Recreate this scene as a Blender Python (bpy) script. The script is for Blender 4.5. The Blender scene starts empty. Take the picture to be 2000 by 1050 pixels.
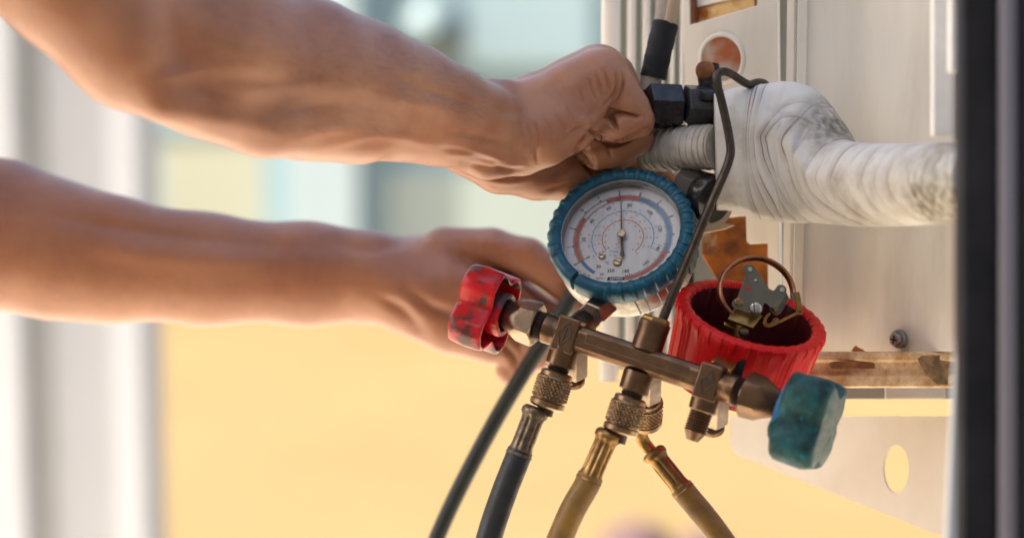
import bpy, bmesh, math, random
import numpy as np
from mathutils import Vector, Matrix
random.seed(7); np.random.seed(7)
scene = bpy.context.scene
COL = scene.collection
R = math.radians

# ------------------------------------------------------------------ camera
S = 0.00028                       # metres per photo pixel at the focal distance
D0 = 1.32                         # focal distance of the gauge set
DP = D0 / S
PITCH = R(8.0)
TARGET = Vector((0, 0, 1.27))
FWD = Vector((0, math.cos(PITCH), -math.sin(PITCH)))
UP = Vector((0, math.sin(PITCH), math.cos(PITCH)))
RIGHT = Vector((1, 0, 0))
CAM = TARGET - FWD * D0
cam_d = bpy.data.cameras.new('camera')
cam = bpy.data.objects.new('camera', cam_d); COL.objects.link(cam)
cam.matrix_world = Matrix((( RIGHT.x, UP.x, -FWD.x, CAM.x), (RIGHT.y, UP.y, -FWD.y, CAM.y), (RIGHT.z, UP.z, -FWD.z, CAM.z), (0, 0, 0, 1)))
cam_d.sensor_width = 36.0
cam_d.lens = 36.0 * DP / 2000.0
cam_d.clip_start = 0.05; cam_d.clip_end = 300
cam_d.dof.use_dof = True
cam_d.dof.focus_distance = D0 + 85 * S
cam_d.dof.aperture_fstop = cam_d.lens / 24.0
cam_d.dof.aperture_blades = 0
scene.camera = cam

# ------------------------------------------------------------------ light
SUN_EL, SUN_AZ = R(50), R(-105)    # azimuth measured from +Y (away from the camera) towards +X
world = bpy.data.worlds.new('World'); scene.world = world; world.use_nodes = True
wn = world.node_tree.nodes; wl = world.node_tree.links
bg = wn['Background']; sky = wn.new('ShaderNodeTexSky'); sky.sky_type = 'NISHITA'
sky.sun_disc = False; sky.sun_elevation = SUN_EL; sky.sun_rotation = SUN_AZ
sky.air_density = 1.0; sky.dust_density = 4.0
wl.new(sky.outputs[0], bg.inputs[0]); bg.inputs[1].default_value = 0.13
sun_d = bpy.data.lights.new('sun', 'SUN'); sun_d.energy = 4.4; sun_d.angle = R(0.5); sun_d.color = (1.0, 0.92, 0.80)
sun = bpy.data.objects.new('sun', sun_d); COL.objects.link(sun)
to_sun = Vector((math.sin(SUN_AZ) * math.cos(SUN_EL), math.cos(SUN_AZ) * math.cos(SUN_EL), math.sin(SUN_EL)))
sun.rotation_euler = to_sun.to_track_quat('Z', 'Y').to_euler(); sun.location = (0, 0, 8)
scene.view_settings.view_transform = 'Standard'; scene.view_settings.look = 'None'
scene.view_settings.exposure = 1.65; scene.view_settings.gamma = 1.0
scene.render.engine = 'CYCLES'
scene.cycles.max_bounces = 8; scene.cycles.diffuse_bounces = 4; scene.cycles.transparent_max_bounces = 8
scene.cycles.caustics_reflective = False; scene.cycles.caustics_refractive = False
scene.cycles.use_denoising = True

# ------------------------------------------------------------------ geometry helpers
# All close-up geometry is written in "metric pixels": x right, y down, z away from the camera, 1 unit = S metres.
def A(*v): return np.array(v, float)
def Q(x, y, z=0.0):
    s = 1 + z / DP
    return np.array([(x - 1000) * s, (y - 525) * s, z], float)
RX, RY, RZ = np.array(RIGHT), -np.array(UP), np.array(FWD)
T0 = np.array(TARGET)
def W(p):
    p = np.atleast_2d(np.asarray(p, float))
    return T0 + S * (p[:, :1] * RX + p[:, 1:2] * RY + p[:, 2:3] * RZ)
def unit(v): v = np.asarray(v, float); return v / np.linalg.norm(v)
def frame(axis, hint=(0, 0, -1)):
    a = unit(axis); h = np.asarray(hint, float); h = h - a * h.dot(a)
    if np.linalg.norm(h) < 1e-6: h = np.array([1., 0, 0]) - a * a[0]
    u = unit(h); return u, np.cross(a, u), a          # u, v, axis

class MB:
    def __init__(s): s.v = []; s.f = []; s.n = 0
    def add(s, pts, faces):
        pts = np.asarray(pts, float); s.v.append(pts); k = s.n; s.n += len(pts)
        s.f += [tuple(i + k for i in f) for f in faces]; return s
    def rings(s, rings, closed=False, cap=(True, True)):
        n = len(rings[0]); m = len(rings); f = []
        for j in range(m if closed else m - 1):
            a, b = j * n, ((j + 1) % m) * n
            for i in range(n):
                i2 = (i + 1) % n; f.append((a + i, a + i2, b + i2, b + i))
        if not closed:
            if cap[0]: f.append(tuple(range(n - 1, -1, -1)))
            if cap[1]: f.append(tuple(range((m - 1) * n, m * n)))
        return s.add(np.concatenate(rings), f)
    def lathe(s, o, axis, prof, n=48, hint=(0, 0, -1), mod=None, cap=(True, True), closed=False, arc=None):
        u, v, a = frame(axis, hint); th = np.arange(n) / n * 2 * math.pi; rs = []
        for k, (t, r) in enumerate(prof):
            rr = np.full(n, float(r))
            if mod is not None: rr = mod(th, t, rr, k)
            rs.append(np.asarray(o) + a * t + np.outer(rr * np.cos(th), u) + np.outer(rr * np.sin(th), v))
        return s.rings(rs, closed, cap)
    def tube(s, path, rad, n=20, hint=(0, 0, -1), sec=None, cap=(True, True), closed=False):
        path = [np.asarray(p, float) for p in path]; m = len(path); rs = []
        if np.isscalar(rad): rad = [rad] * m
        th = np.arange(n) / n * 2 * math.pi; u = None
        for j in range(m):
            if closed: t = path[(j + 1) % m] - path[j - 1]
            else: t = path[min(j + 1, m - 1)] - path[max(j - 1, 0)]
            t = unit(t)
            if u is None: u, v, _ = frame(t, hint)
            else: u = unit(u - t * u.dot(t)); v = np.cross(t, u)
            c, d = np.cos(th), np.sin(th)
            if sec: c, d = c * sec[0], d * sec[1]
            rs.append(path[j] + rad[j] * (np.outer(c, u) + np.outer(d, v)))
        return s.rings(rs, closed, cap)
    def prism(s, o, ex, ey, ez, poly, t0, t1):
        o, ex, ey, ez = map(np.asarray, (o, ex, ey, ez)); poly = np.asarray(poly, float)
        if 0.5 * np.sum(poly[:, 0] * np.roll(poly[:, 1], -1) - np.roll(poly[:, 0], -1) * poly[:, 1]) * np.cross(ex, ey).dot(ez) * (t1 - t0) < 0: poly = poly[::-1]
        base = o + np.outer(poly[:, 0], ex) + np.outer(poly[:, 1], ey)
        return s.rings([base + ez * t0, base + ez * t1])
    def box(s, c, ex, ey, ez, hx, hy, hz):
        return s.prism(c, ex, ey, ez, [(-hx, -hy), (hx, -hy), (hx, hy), (-hx, hy)], -hz, hz)
    def pts(s): return np.concatenate(s.v)

def spline(pts, n=12):
    pts = [np.asarray(p, float) for p in pts]; P = [2 * pts[0] - pts[1]] + pts + [2 * pts[-1] - pts[-2]]; out = []
    for i in range(1, len(P) - 2):
        for k in range(n):
            t = k / n; a, b, c, d = P[i - 1:i + 3]
            out.append(0.5 * (2 * b + (c - a) * t + (2 * a - 5 * b + 4 * c - d) * t * t + (3 * b - a - 3 * c + d) * t ** 3))
    out.append(pts[-1]); return out

def root(name, at, label, cat, group=None):
    o = bpy.data.objects.new(name, None); COL.objects.link(o); o.location = Vector(W(at)[0]); o.empty_display_size = 0.02
    o['label'] = label; o['category'] = cat
    if group: o['group'] = group
    return o
def top_of(o):
    while o.parent: o = o.parent
    return o
def obj(name, mb, mat, parent=None, smooth=40, bevel=0, seg=2, label=None, kind=None, sub=0, world_pts=False):
    P = mb.pts(); P = P if world_pts else W(P)
    if parent is not None: P = P - np.array(top_of(parent).location)
    me = bpy.data.meshes.new(name); me.from_pydata(P.tolist(), [], mb.f); me.update()
    o = bpy.data.objects.new(name, me); COL.objects.link(o); o.parent = parent
    me.materials.append(mat)
    bm = bmesh.new(); bm.from_mesh(me); bmesh.ops.recalc_face_normals(bm, faces=bm.faces); bm.to_mesh(me); bm.free()
    if smooth:
        me.polygons.foreach_set('use_smooth', [True] * len(me.polygons)); me.set_sharp_from_angle(angle=R(smooth))
    if bevel:
        b = o.modifiers.new('bevel', 'BEVEL'); b.width = bevel * S; b.segments = seg; b.limit_method = 'ANGLE'; b.angle_limit = R(32); b.harden_normals = True
    if sub:
        m = o.modifiers.new('sub', 'SUBSURF'); m.levels = sub; m.render_levels = sub
    if label: o['label'] = label
    if kind: o['kind'] = kind
    return o
def tag(o, label, cat, group=None):
    o['label'] = label; o['category'] = cat
    if group: o['group'] = group
    return o

# ------------------------------------------------------------------ materials
def mat(name, col, rough=0.5, metal=0.0, col2=None, nscale=300, ndetail=6, namt=(0.35, 0.65), bump=0.0, bscale=900, bdist=0.0004,
        rough2=None, sss=0.0, sss_r=(0.004, 0.0015, 0.0008), spec=0.5, coat=0.0, col3=None, n3=60, amt3=(0.5, 0.7), stretch=None, trans=0.0, ior=1.45, nrough=0.6):
    m = bpy.data.materials.new(name); m.use_nodes = True; nt = m.node_tree; N, L = nt.nodes, nt.links
    b = N['Principled BSDF']
    b.inputs['Base Color'].default_value = (*col, 1); b.inputs['Roughness'].default_value = rough; b.inputs['Metallic'].default_value = metal
    b.inputs['Specular IOR Level'].default_value = spec; b.inputs['Coat Weight'].default_value = coat; b.inputs['IOR'].default_value = ior
    b.inputs['Transmission Weight'].default_value = trans
    tc = N.new('ShaderNodeTexCoord'); src = tc.outputs['Object']
    if stretch:
        mp = N.new('ShaderNodeMapping'); mp.inputs['Scale'].default_value = stretch; L.new(src, mp.inputs[0]); src = mp.outputs[0]
    def noise(sc, det, rg=0.6):
        n = N.new('ShaderNodeTexNoise'); n.inputs['Scale'].default_value = sc; n.inputs['Detail'].default_value = det; n.inputs['Roughness'].default_value = rg
        L.new(src, n.inputs['Vector']); return n.outputs[0]
    def ramp(f, lo, hi):
        r = N.new('ShaderNodeMapRange'); r.inputs[1].default_value = lo; r.inputs[2].default_value = hi; L.new(f, r.inputs[0]); return r.outputs[0]
    def mix(f, c1, c2):
        x = N.new('ShaderNodeMix'); x.data_type = 'RGBA'; L.new(f, x.inputs[0])
        for k, c in ((6, c1), (7, c2)):
            if isinstance(c, tuple): x.inputs[k].default_value = (*c, 1)
            else: L.new(c, x.inputs[k])
        return x.outputs[2]
    cur = col
    m['_'] = 0
    if col2:
        f = ramp(noise(nscale, ndetail, nrough), *namt); cur = mix(f, col, col2)
        if rough2 is not None:
            r = N.new('ShaderNodeMapRange'); L.new(f, r.inputs[0]); r.inputs[3].default_value = rough; r.inputs[4].default_value = rough2; L.new(r.outputs[0], b.inputs['Roughness'])
    if col3: cur = mix(ramp(noise(n3, 7, 0.65), *amt3), cur, col3)
    if not isinstance(cur, tuple): L.new(cur, b.inputs['Base Color'])
    if sss:
        b.inputs['Subsurface Weight'].default_value = sss; b.inputs['Subsurface Radius'].default_value = sss_r; b.inputs['Subsurface Scale'].default_value = 1.0
    if bump:
        bp = N.new('ShaderNodeBump'); bp.inputs['Strength'].default_value = bump; bp.inputs['Distance'].default_value = bdist
        L.new(noise(bscale, 5), bp.inputs['Height']); L.new(bp.outputs[0], b.inputs['Normal'])
    del m['_']
    m['b'] = 0; del m['b']
    return m
_b = None
def nodes_of(m): return m.node_tree.nodes, m.node_tree.links, m.node_tree.nodes['Principled BSDF']

M_skin = mat('skin', (0.40, 0.188, 0.103), 0.34, col2=(0.285, 0.115, 0.062), nscale=30, ndetail=8, namt=(0.3, 0.72), bump=0.75, bscale=800, bdist=0.0003,
             sss=0.2, col3=(0.20, 0.08, 0.045), n3=260, amt3=(0.6, 0.85))
_b = M_skin.node_tree.nodes['Principled BSDF']; _b.inputs['Sheen Weight'].default_value = 0.08; _b.inputs['Sheen Roughness'].default_value = 0.35; _b.inputs['Sheen Tint'].default_value = (0.95, 0.88, 1.0, 1)  # lavender sheen puts the pale rim light into the skin material
M_brass = mat('aged_brass', (0.185, 0.112, 0.066), 0.30, 1.0, col2=(0.10, 0.056, 0.034), nscale=70, ndetail=5, namt=(0.35, 0.7), rough2=0.42, bump=0.12, bscale=900, bdist=0.0001, col3=(0.36, 0.23, 0.11), n3=50, amt3=(0.58, 0.85))
M_brass_l = mat('worn_brass_hex', (0.42, 0.33, 0.24), 0.32, 1.0, col2=(0.24, 0.165, 0.11), nscale=90, namt=(0.3, 0.7), rough2=0.44, bump=0.12, bscale=900, bdist=0.0001)
M_knurl = mat('knurled_brass', (0.27, 0.18, 0.10), 0.34, 1.0, col2=(0.17, 0.105, 0.06), nscale=90, namt=(0.4, 0.65), rough2=0.42)
M_gold = mat('yellow_brass', (0.42, 0.255, 0.08), 0.3, 1.0, col2=(0.20, 0.11, 0.04), nscale=110, namt=(0.35, 0.75), rough2=0.45, bump=0.2, bscale=1400, bdist=0.0001)
M_fgold = mat('aged_gold_ferrule', (0.33, 0.20, 0.075), 0.34, 1.0, col2=(0.15, 0.085, 0.035), nscale=130, namt=(0.35, 0.65), rough2=0.48, col3=(0.48, 0.31, 0.11), n3=70, amt3=(0.58, 0.8))
M_ferr = mat('dark_brass_ferrule', (0.20, 0.15, 0.10), 0.36, 1.0, col2=(0.07, 0.055, 0.045), nscale=240, namt=(0.35, 0.7), rough2=0.5)
M_dark = mat('dark_thread', (0.03, 0.022, 0.018), 0.45, 0.6, col2=(0.08, 0.055, 0.04), nscale=600)
M_steel = mat('grey_steel', (0.20, 0.20, 0.18), 0.42, 1.0, col2=(0.16, 0.16, 0.14), nscale=60, rough2=0.5)
M_screw = mat('bright_screw', (0.62, 0.62, 0.60), 0.3, 1.0, col2=(0.4, 0.4, 0.38), nscale=800)
M_silver = mat('silver_case', (0.33, 0.31, 0.27), 0.38, 1.0, col2=(0.17, 0.15, 0.12), nscale=140, namt=(0.4, 0.75), rough2=0.5, bump=0.2, bscale=700, bdist=0.0002)
M_blue = mat('blue_rubber_boot', (0.004, 0.092, 0.15), 0.34, col2=(0.004, 0.052, 0.085), nscale=160, namt=(0.4, 0.7), rough2=0.5, bump=0.25, bscale=900, bdist=0.0002, spec=0.4, col3=(0.06, 0.12, 0.13), n3=500, amt3=(0.7, 0.85))
M_red = mat('red_plastic_boot', (0.52, 0.005, 0.006), 0.36, spec=0.28, col2=(0.47, 0.005, 0.007), nscale=90, namt=(0.4, 0.7), rough2=0.38, bump=0.2, bscale=800, bdist=0.0002, sss=0.0, col3=(0.34, 0.03, 0.028), n3=60, amt3=(0.6, 0.8))
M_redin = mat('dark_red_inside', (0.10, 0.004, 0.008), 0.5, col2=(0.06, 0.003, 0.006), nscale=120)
M_redk = mat('red_knob_plastic', (0.52, 0.006, 0.012), 0.3, spec=0.35, col2=(0.42, 0.006, 0.014), nscale=120, sss=0.15, sss_r=(0.005, 0.0005, 0.0005), coat=0.15,
             col3=(0.085, 0.028, 0.024), n3=26, amt3=(0.515, 0.56), bump=0.35, bscale=420, bdist=0.0005)
M_teal = mat('worn_teal_knob', (0.006, 0.085, 0.095), 0.5, spec=0.35, col2=(0.006, 0.022, 0.021), nscale=110, ndetail=10, namt=(0.35, 0.62), nrough=0.7, rough2=0.6, bump=0.6, bscale=350, bdist=0.0006,
             col3=(0.0, 0.17, 0.22), n3=150, amt3=(0.60, 0.75))
M_tealend = mat('grimy_knob_end', (0.14, 0.17, 0.15), 0.5, col2=(0.02, 0.09, 0.09), nscale=180, namt=(0.4, 0.65), bump=0.7, bscale=350, bdist=0.0007)
M_bhose = mat('black_rubber_hose', (0.018, 0.022, 0.023), 0.42, col2=(0.010, 0.011, 0.012), nscale=160, rough2=0.55, bump=0.4, bscale=1500, bdist=0.00015, col3=(0.06, 0.068, 0.066), n3=90, amt3=(0.62, 0.85))
M_yhose = mat('brown_rubber_hose', (0.235, 0.125, 0.020), 0.42, col2=(0.12, 0.062, 0.016), nscale=70, ndetail=8, namt=(0.35, 0.68), rough2=0.58, bump=0.4, bscale=1500, bdist=0.00015)
M_ghose = mat('dark_green_hose', (0.024, 0.034, 0.027), 0.5, col2=(0.016, 0.021, 0.018), nscale=60)
M_rod = mat('dark_steel_rod', (0.07, 0.056, 0.046), 0.34, 0.9, col2=(0.04, 0.031, 0.026), nscale=120, namt=(0.4, 0.7), rough2=0.45, col3=(0.24, 0.21, 0.18), n3=260, amt3=(0.7, 0.85), bump=0.12, bscale=1200, bdist=0.0001)
M_copper = mat('copper_tube', (0.40, 0.185, 0.105), 0.36, 1.0, col2=(0.22, 0.09, 0.05), nscale=150, namt=(0.4, 0.8), rough2=0.45)
M_paint = mat('unit_paint', (0.72, 0.695, 0.63), 0.42, col2=(0.56, 0.51, 0.435), stretch=(1, 1, 0.22), nscale=34, ndetail=9, namt=(0.42, 0.85), bump=0.12, bscale=500, bdist=0.0002, col3=(0.40, 0.33, 0.24), n3=10, amt3=(0.56, 0.95))
M_white = mat('white_plastic', (0.90, 0.90, 0.88), 0.35, col2=(0.76, 0.76, 0.74), nscale=30)
M_black = mat('black_frame', (0.006, 0.0065, 0.010), 0.45, spec=0.3, col2=(0.02, 0.02, 0.026), nscale=20)
M_blackv = mat('black_rubber_cap', (0.007, 0.007, 0.009), 0.2, col2=(0.03, 0.03, 0.034), nscale=120, bump=0.2, bscale=600, bdist=0.0003)
M_tape2 = mat('grey_wrap', (0.50, 0.49, 0.455), 0.6, col2=(0.30, 0.29, 0.26), nscale=70, ndetail=8, bump=0.5, bscale=500, bdist=0.0004)
M_sleeve = mat('black_sleeve', (0.007, 0.007, 0.008), 0.6, spec=0.3, col2=(0.012, 0.012, 0.012), nscale=120, bump=0.4, bscale=500, bdist=0.0004)
M_taupe = mat('taupe_pipe', (0.30, 0.25, 0.20), 0.6, col2=(0.38, 0.33, 0.27), nscale=60)
M_tan = mat('tan_pipe', (0.48, 0.36, 0.24), 0.55, col2=(0.40, 0.29, 0.18), nscale=60)
M_rust = mat('rust', (0.30, 0.105, 0.03), 0.75, col2=(0.10, 0.038, 0.018), nscale=90, ndetail=10, namt=(0.35, 0.65), bump=0.7, bscale=500, bdist=0.0006, col3=(0.50, 0.36, 0.20), n3=70, amt3=(0.55, 0.75))
M_orange = mat('orange_rust', (0.50, 0.15, 0.010), 0.55, col2=(0.04, 0.014, 0.006), nscale=45, ndetail=8, namt=(0.38, 0.68), bump=0.4, bscale=400, bdist=0.0005)
M_rustrail = mat('rusty_rail', (0.80, 0.60, 0.37), 0.55, col2=(0.46, 0.25, 0.09), nscale=42, ndetail=12, namt=(0.42, 0.60), nrough=0.72, bump=0.6, bscale=450, bdist=0.0006, col3=(0.10, 0.06, 0.03), n3=55, amt3=(0.64, 0.74))
M_rustplate = mat('rusted_plate', (0.38, 0.33, 0.27), 0.6, col2=(0.33, 0.09, 0.03), nscale=30, ndetail=9, namt=(0.44, 0.60), bump=0.6, bscale=500, bdist=0.0005)
M_galv = mat('bracket_steel', (0.60, 0.55, 0.48), 0.5, col2=(0.54, 0.48, 0.41), nscale=18, col3=(0.50, 0.24, 0.08), n3=30, amt3=(0.74, 0.82))
M_hexwasher = mat('screw_zinc', (0.33, 0.34, 0.34), 0.42, 0.9, col2=(0.22, 0.22, 0.22), nscale=300)

# ------------------------------------------------------------------ setting
def world_box(mb, x0, x1, y0, y1, z0, z1):
    return mb.add([(x0, y0, z0), (x1, y0, z0), (x1, y1, z0), (x0, y1, z0), (x0, y0, z1), (x1, y0, z1), (x1, y1, z1), (x0, y1, z1)],
                  [(3, 2, 1, 0), (4, 5, 6, 7), (0, 1, 5, 4), (1, 2, 6, 5), (2, 3, 7, 6), (3, 0, 4, 7)])
def wbox(name, b, m, parent=None, bevel=0, kind=None):
    mb = MB(); world_box(mb, *b); return obj(name, mb, m, parent, smooth=0, bevel=bevel / S if bevel else 0, kind=kind, world_pts=True)
def at(px, py, dist):
    """world point seen at photo pixel px,py at horizontal distance dist (world y) from the camera"""
    d = np.array(FWD) + (px - 1000) / DP * RX + (py - 525) / DP * RY
    return np.array(CAM) + d * (dist / d[1])
M_ground = mat('ochre_terrace', (0.208, 0.141, 0.054), 0.7, col2=(0.193, 0.129, 0.048), nscale=1.3, bump=0.2, bscale=40, bdist=0.004)
g = MB().add([(-60, -60, 0), (60, -60, 0), (60, 60, 0), (-60, 60, 0)], [(0, 1, 2, 3)])
obj('ground', g, M_ground, smooth=0, kind='structure', world_pts=True)
M_blocker = mat('blocker_grey', (0.34, 0.33, 0.31), 0.8, col2=(0.29, 0.28, 0.26), nscale=3)  # grey for the added, unseen light blockers
wbox('sun_blocker', (-1.9, -0.4, -0.9, 0.8, 2.9, 3.0), M_blocker, kind='structure')  # added out of view to keep direct sun off arms, gauges and unit
wbox('rear_light_blocker', (-2.39, 4.0, -2.5, -2.3, 0, 3.4), M_blocker, kind='structure')  # added behind the camera to cut the frontal fill
obj('bounce_slab', world_box(MB(), -5, 5, -1.2, 2.7, 0.002, 0.012), mat('pale_bounce', (0.80, 0.70, 0.55), 0.7, col2=(0.74, 0.64, 0.50), nscale=6), smooth=0, kind='structure', world_pts=True)  # added pale slab, out of view, bouncing sunlight up onto the undersides
wbox('floor_sun_blocker', (-2.6, -2.4, -7.0, -1.3, 0, 3.6), M_blocker, kind='structure')  # added out of view to shade the floor in front from the sun

# ---- far pale facade
M_aqua = mat('pale_aqua_wall', (0.27, 0.40, 0.44), 0.6, col2=(0.255, 0.385, 0.425), nscale=2)
M_aqual = mat('light_aqua_post', (0.40, 0.49, 0.505), 0.5, col2=(0.38, 0.47, 0.49), nscale=2)
M_bluegrey = mat('blue_grey_frame', (0.25, 0.37, 0.41), 0.5, col2=(0.235, 0.35, 0.39), nscale=2)
M_cream = mat('cream_panel', (0.42, 0.43, 0.33), 0.6, col2=(0.40, 0.41, 0.315), nscale=2)
M_mint = mat('mint_panel', (0.38, 0.45, 0.41), 0.6, col2=(0.36, 0.43, 0.39), nscale=2)
FD = 9.8
fr = bpy.data.objects.new('building', None); COL.objects.link(fr); fr.location = (0, CAM.y + FD, 0)
tag(fr, 'pale aqua building with cream and mint lower panels far behind the arms', 'building')
def facade(name, px0, px1, py0, py1, m, proud, depth=0.1):
    p, q = at(px0, py1, FD - proud), at(px1, py0, FD - proud)
    return wbox(name, (p[0], q[0], p[1], p[1] + depth, max(0.0, p[2]), q[2]), m, fr)
wbox('wall', (-4, 5, CAM.y + FD, CAM.y + FD + 0.2, 0, 3.6), M_aqua, fr)
facade('panel', 320, 560, 250, 520, M_cream, 0.05, 0.05)
facade('panel', 755, 1300, 335, 520, M_mint, 0.05, 0.05)
facade('post', 565, 690, -400, 640, M_aqual, 0.16, 0.15)
facade('window_frame', 692, 750, -400, 640, M_bluegrey, 0.06, 0.055)
facade('window_frame', 285, 560, 215, 262, M_bluegrey, 0.06, 0.055)
facade('window_frame', 520, 562, 265, 640, M_bluegrey, 0.07, 0.06)
facade('window_pane', 780, 1160, -300, 130, mat('pane', (0.31, 0.42, 0.45), 0.3, col2=(0.29, 0.40, 0.435), nscale=1), 0.04, 0.03)
c = at(850, 60, FD - 0.5)
lam = MB(); prof = [(-0.13 * math.cos(t), 0.13 * math.sin(t) + 1e-4) for t in np.linspace(0.01, math.pi - 0.01, 16)]
th = np.arange(24) / 24 * 2 * math.pi
lam.rings([np.stack([c[0] + r * np.cos(th), np.full(24, c[1]) + r * np.sin(th), np.full(24, c[2] + a)], 1) for a, r in prof])
spot_t = obj('spot_globe', lam, mat('bright_spot_grey', (0.13, 0.18, 0.19), 0.4), world_pts=True)  # made-up sphere standing for a soft bright spot on the wall
tag(spot_t, 'sphere standing in for a soft bright spot against the pale aqua wall', 'bright_spot')
arm = MB(); world_box(arm, c[0] - 0.02, c[0] + 0.02, c[1] + 0.1, CAM.y + FD - 0.002, c[2] - 0.02, c[2] + 0.02)
obj('bracket', arm, M_aqua, spot_t, smooth=0, world_pts=True).location = (0, 0, 0)  # added stub carrying the stand-in sphere

# ---- white column at the left
pt = bpy.data.objects.new('column', None); COL.objects.link(pt)
PD = 4.0
a0, a1, a2, a3 = at(-260, 525, PD), at(48, 525, PD), at(92, 525, PD), at(278, 525, PD)
pt.location = ((a1[0] + a3[0]) / 2, a1[1], 0)
tag(pt, 'white grooved column at the left edge, out of focus', 'column')
M_col = mat('white_render', (0.345, 0.36, 0.385), 0.6, col2=(0.325, 0.34, 0.365), nscale=4)
M_colg = mat('groove_shade_grey', (0.30, 0.31, 0.315), 0.6, col2=(0.28, 0.29, 0.295), nscale=4)  # greyer tone puts the shade of the recess into the colour
wbox('shaft', (a2[0], a3[0], a2[1], a2[1] + 0.22, 0, 3.4), M_col, pt, bevel=0.008)
wbox('shaft', (a0[0], a1[0], a0[1] - 0.04, a0[1] + 0.22, 0, 3.4), M_col, pt, bevel=0.008)
wbox('groove', (a1[0] + 0.001, a2[0] - 0.001, a1[1] + 0.006, a1[1] + 0.2, 0, 3.39), M_colg, pt)

# ---- two rounded stones low in the picture
M_stone = mat('mauve_stone', (0.11, 0.062, 0.065), 0.8, col2=(0.085, 0.048, 0.052), nscale=20, bump=0.4, bscale=40, bdist=0.004)
for k, (px, py, r, lab) in enumerate(((1243, 1080, 0.085, 'larger mauve brown rounded stone on the ochre floor'), (1372, 1082, 0.062, 'smaller mauve brown rounded stone at the lower edge'))):
    p = at(px, py, (CAM.z - 0.84 * r) / math.tan(PITCH + math.atan((py - 525) / DP))); b = MB(); th = np.arange(28) / 28 * 2 * math.pi; rs = []
    for t in np.linspace(0.02, math.pi - 0.02, 14):
        rr = r * math.sin(t) * (1 + 0.05 * np.sin(3 * th + k) + 0.03 * np.cos(5 * th))
        rs.append(np.stack([p[0] + rr * np.cos(th), p[1] + rr * np.sin(th), np.full(28, p[2] - r * 0.85 * math.cos(t))], 1))
    b.rings(rs); o = obj('stone', b, M_stone, world_pts=True); tag(o, lab, 'stone', 'stones on the floor')

# ------------------------------------------------------------------ outdoor unit
UPV = np.array([0, -math.cos(PITCH), -math.sin(PITCH)])      # world up in metric pixels
ac = root('air_conditioner', Q(1600, 760, 300), 'weathered off white outdoor air conditioner unit with rust spots behind the gauges', 'air conditioner')
def sheet(path, ytop, ybot, thick):
    """vertical sheet metal following (px, z) points; ybot is a value or a list"""
    ybot = ybot if isinstance(ybot, (list, tuple)) else [ybot] * len(path)
    fr_, bk = [], []
    P = [Q(x, yb, z) for (x, z), yb in zip(path, ybot)]
    for i, p in enumerate(P):
        t = unit((P[min(i + 1, len(P) - 1)] - P[max(i - 1, 0)]) * A(1, 0, 1)); nrm = np.array([-t[2], 0, t[0]])
        h = ((P[i][1] - Q(path[i][0], ytop, path[i][1])[1]) / math.cos(PITCH))
        fr_.append((p, p + UPV * h)); bk.append((p + nrm * thick, p + UPV * h + nrm * thick))
    m = MB(); n = len(P)
    m.rings([np.array([fr_[i][0], fr_[i][1], bk[i][1], bk[i][0]]) for i in range(n)]); return m
# right panel with a rounded bend
bend = [(1547, 300), (1600, 290), (1655, 279)] + [(1655 + 60 * t, 279 - 12 * t - 42 * t * t) for t in (0.25, 0.5, 0.75, 1)] + [(1790, 160), (1910, 40)]
obj('side_panel', sheet(bend, -260, [688] * 6 + [687, 686, 685], 14), M_paint, ac, smooth=50)
obj('panel_fold', sheet([(1526, 318), (1541, 308)], -260, 700, 10), M_paint, ac, smooth=0, bevel=2)
obj('panel_fold', sheet([(1547, 291), (1566, 288)], -260, 685, 8), M_paint, ac, smooth=0, bevel=2.5)
obj('seam_shade_sheet', sheet([(1505, 425), (1580, 410)], -260, 690, 6), mat('seam_shade_grey', (0.33, 0.335, 0.30), 0.6), ac, smooth=0)  # added sheet, its grey-green colour stands for shade in the groove
# corner panel with the rusted cut-out and a stepped lower edge
def cz(x): return 430 - (x - 1338) * 0.66
ex_b = unit(Q(1520, 300, cz(1520)) - Q(1338, 300, cz(1338))); ob = Q(1338, 300, cz(1338)); ez_b = np.cross(ex_b, -UPV); ez_b = unit(ez_b)
def onB(x, y):
    p = Q(x, y, cz(x)); d = p - ob; return (d.dot(ex_b), d.dot(-UPV))
poly = [onB(*p) for p in ((1338, -260), (1349, -260), (1351, 48), (1481, 18), (1479, -260), (1520, -260), (1520, 700), (1497, 700), (1497, 487), (1462, 487), (1456, 481), (1455, 430), (1338, 436))]
obj('corner_panel', MB().prism(ob, ex_b, -UPV, ez_b, poly, 0, 14), M_paint, ac, smooth=0, bevel=2)
poly = [onB(*p) for p in ((1342, -100), (1500, -100), (1500, 60), (1342, 80))]
obj('rusted_cutout', MB().prism(ob, ex_b, -UPV, ez_b, poly, 26, 34), mat('rusty_yellow_steel', (0.80, 0.55, 0.24), 0.6, col2=(0.42, 0.13, 0.025), nscale=45, ndetail=9, namt=(0.45, 0.62)), ac, smooth=0)
for xs in ((1349, 1357), (1474, 1482)):
    poly = [onB(xs[0], -100), onB(xs[1], -100), onB(xs[1], 49 if xs[0] < 1400 else 21), onB(xs[0], 51 if xs[0] < 1400 else 22)]
    obj('rusted_edge', MB().prism(ob, ex_b, -UPV, ez_b, poly, 5, 24), M_rust, ac, smooth=0)
poly = [onB(*p) for p in ((1356, -20), (1476, -30), (1476, -2), (1420, 3), (1356, 14))]
obj('label_remnant', MB().prism(ob, ex_b, -UPV, ez_b, poly, 20, 24), M_white, ac, smooth=0)
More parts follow.
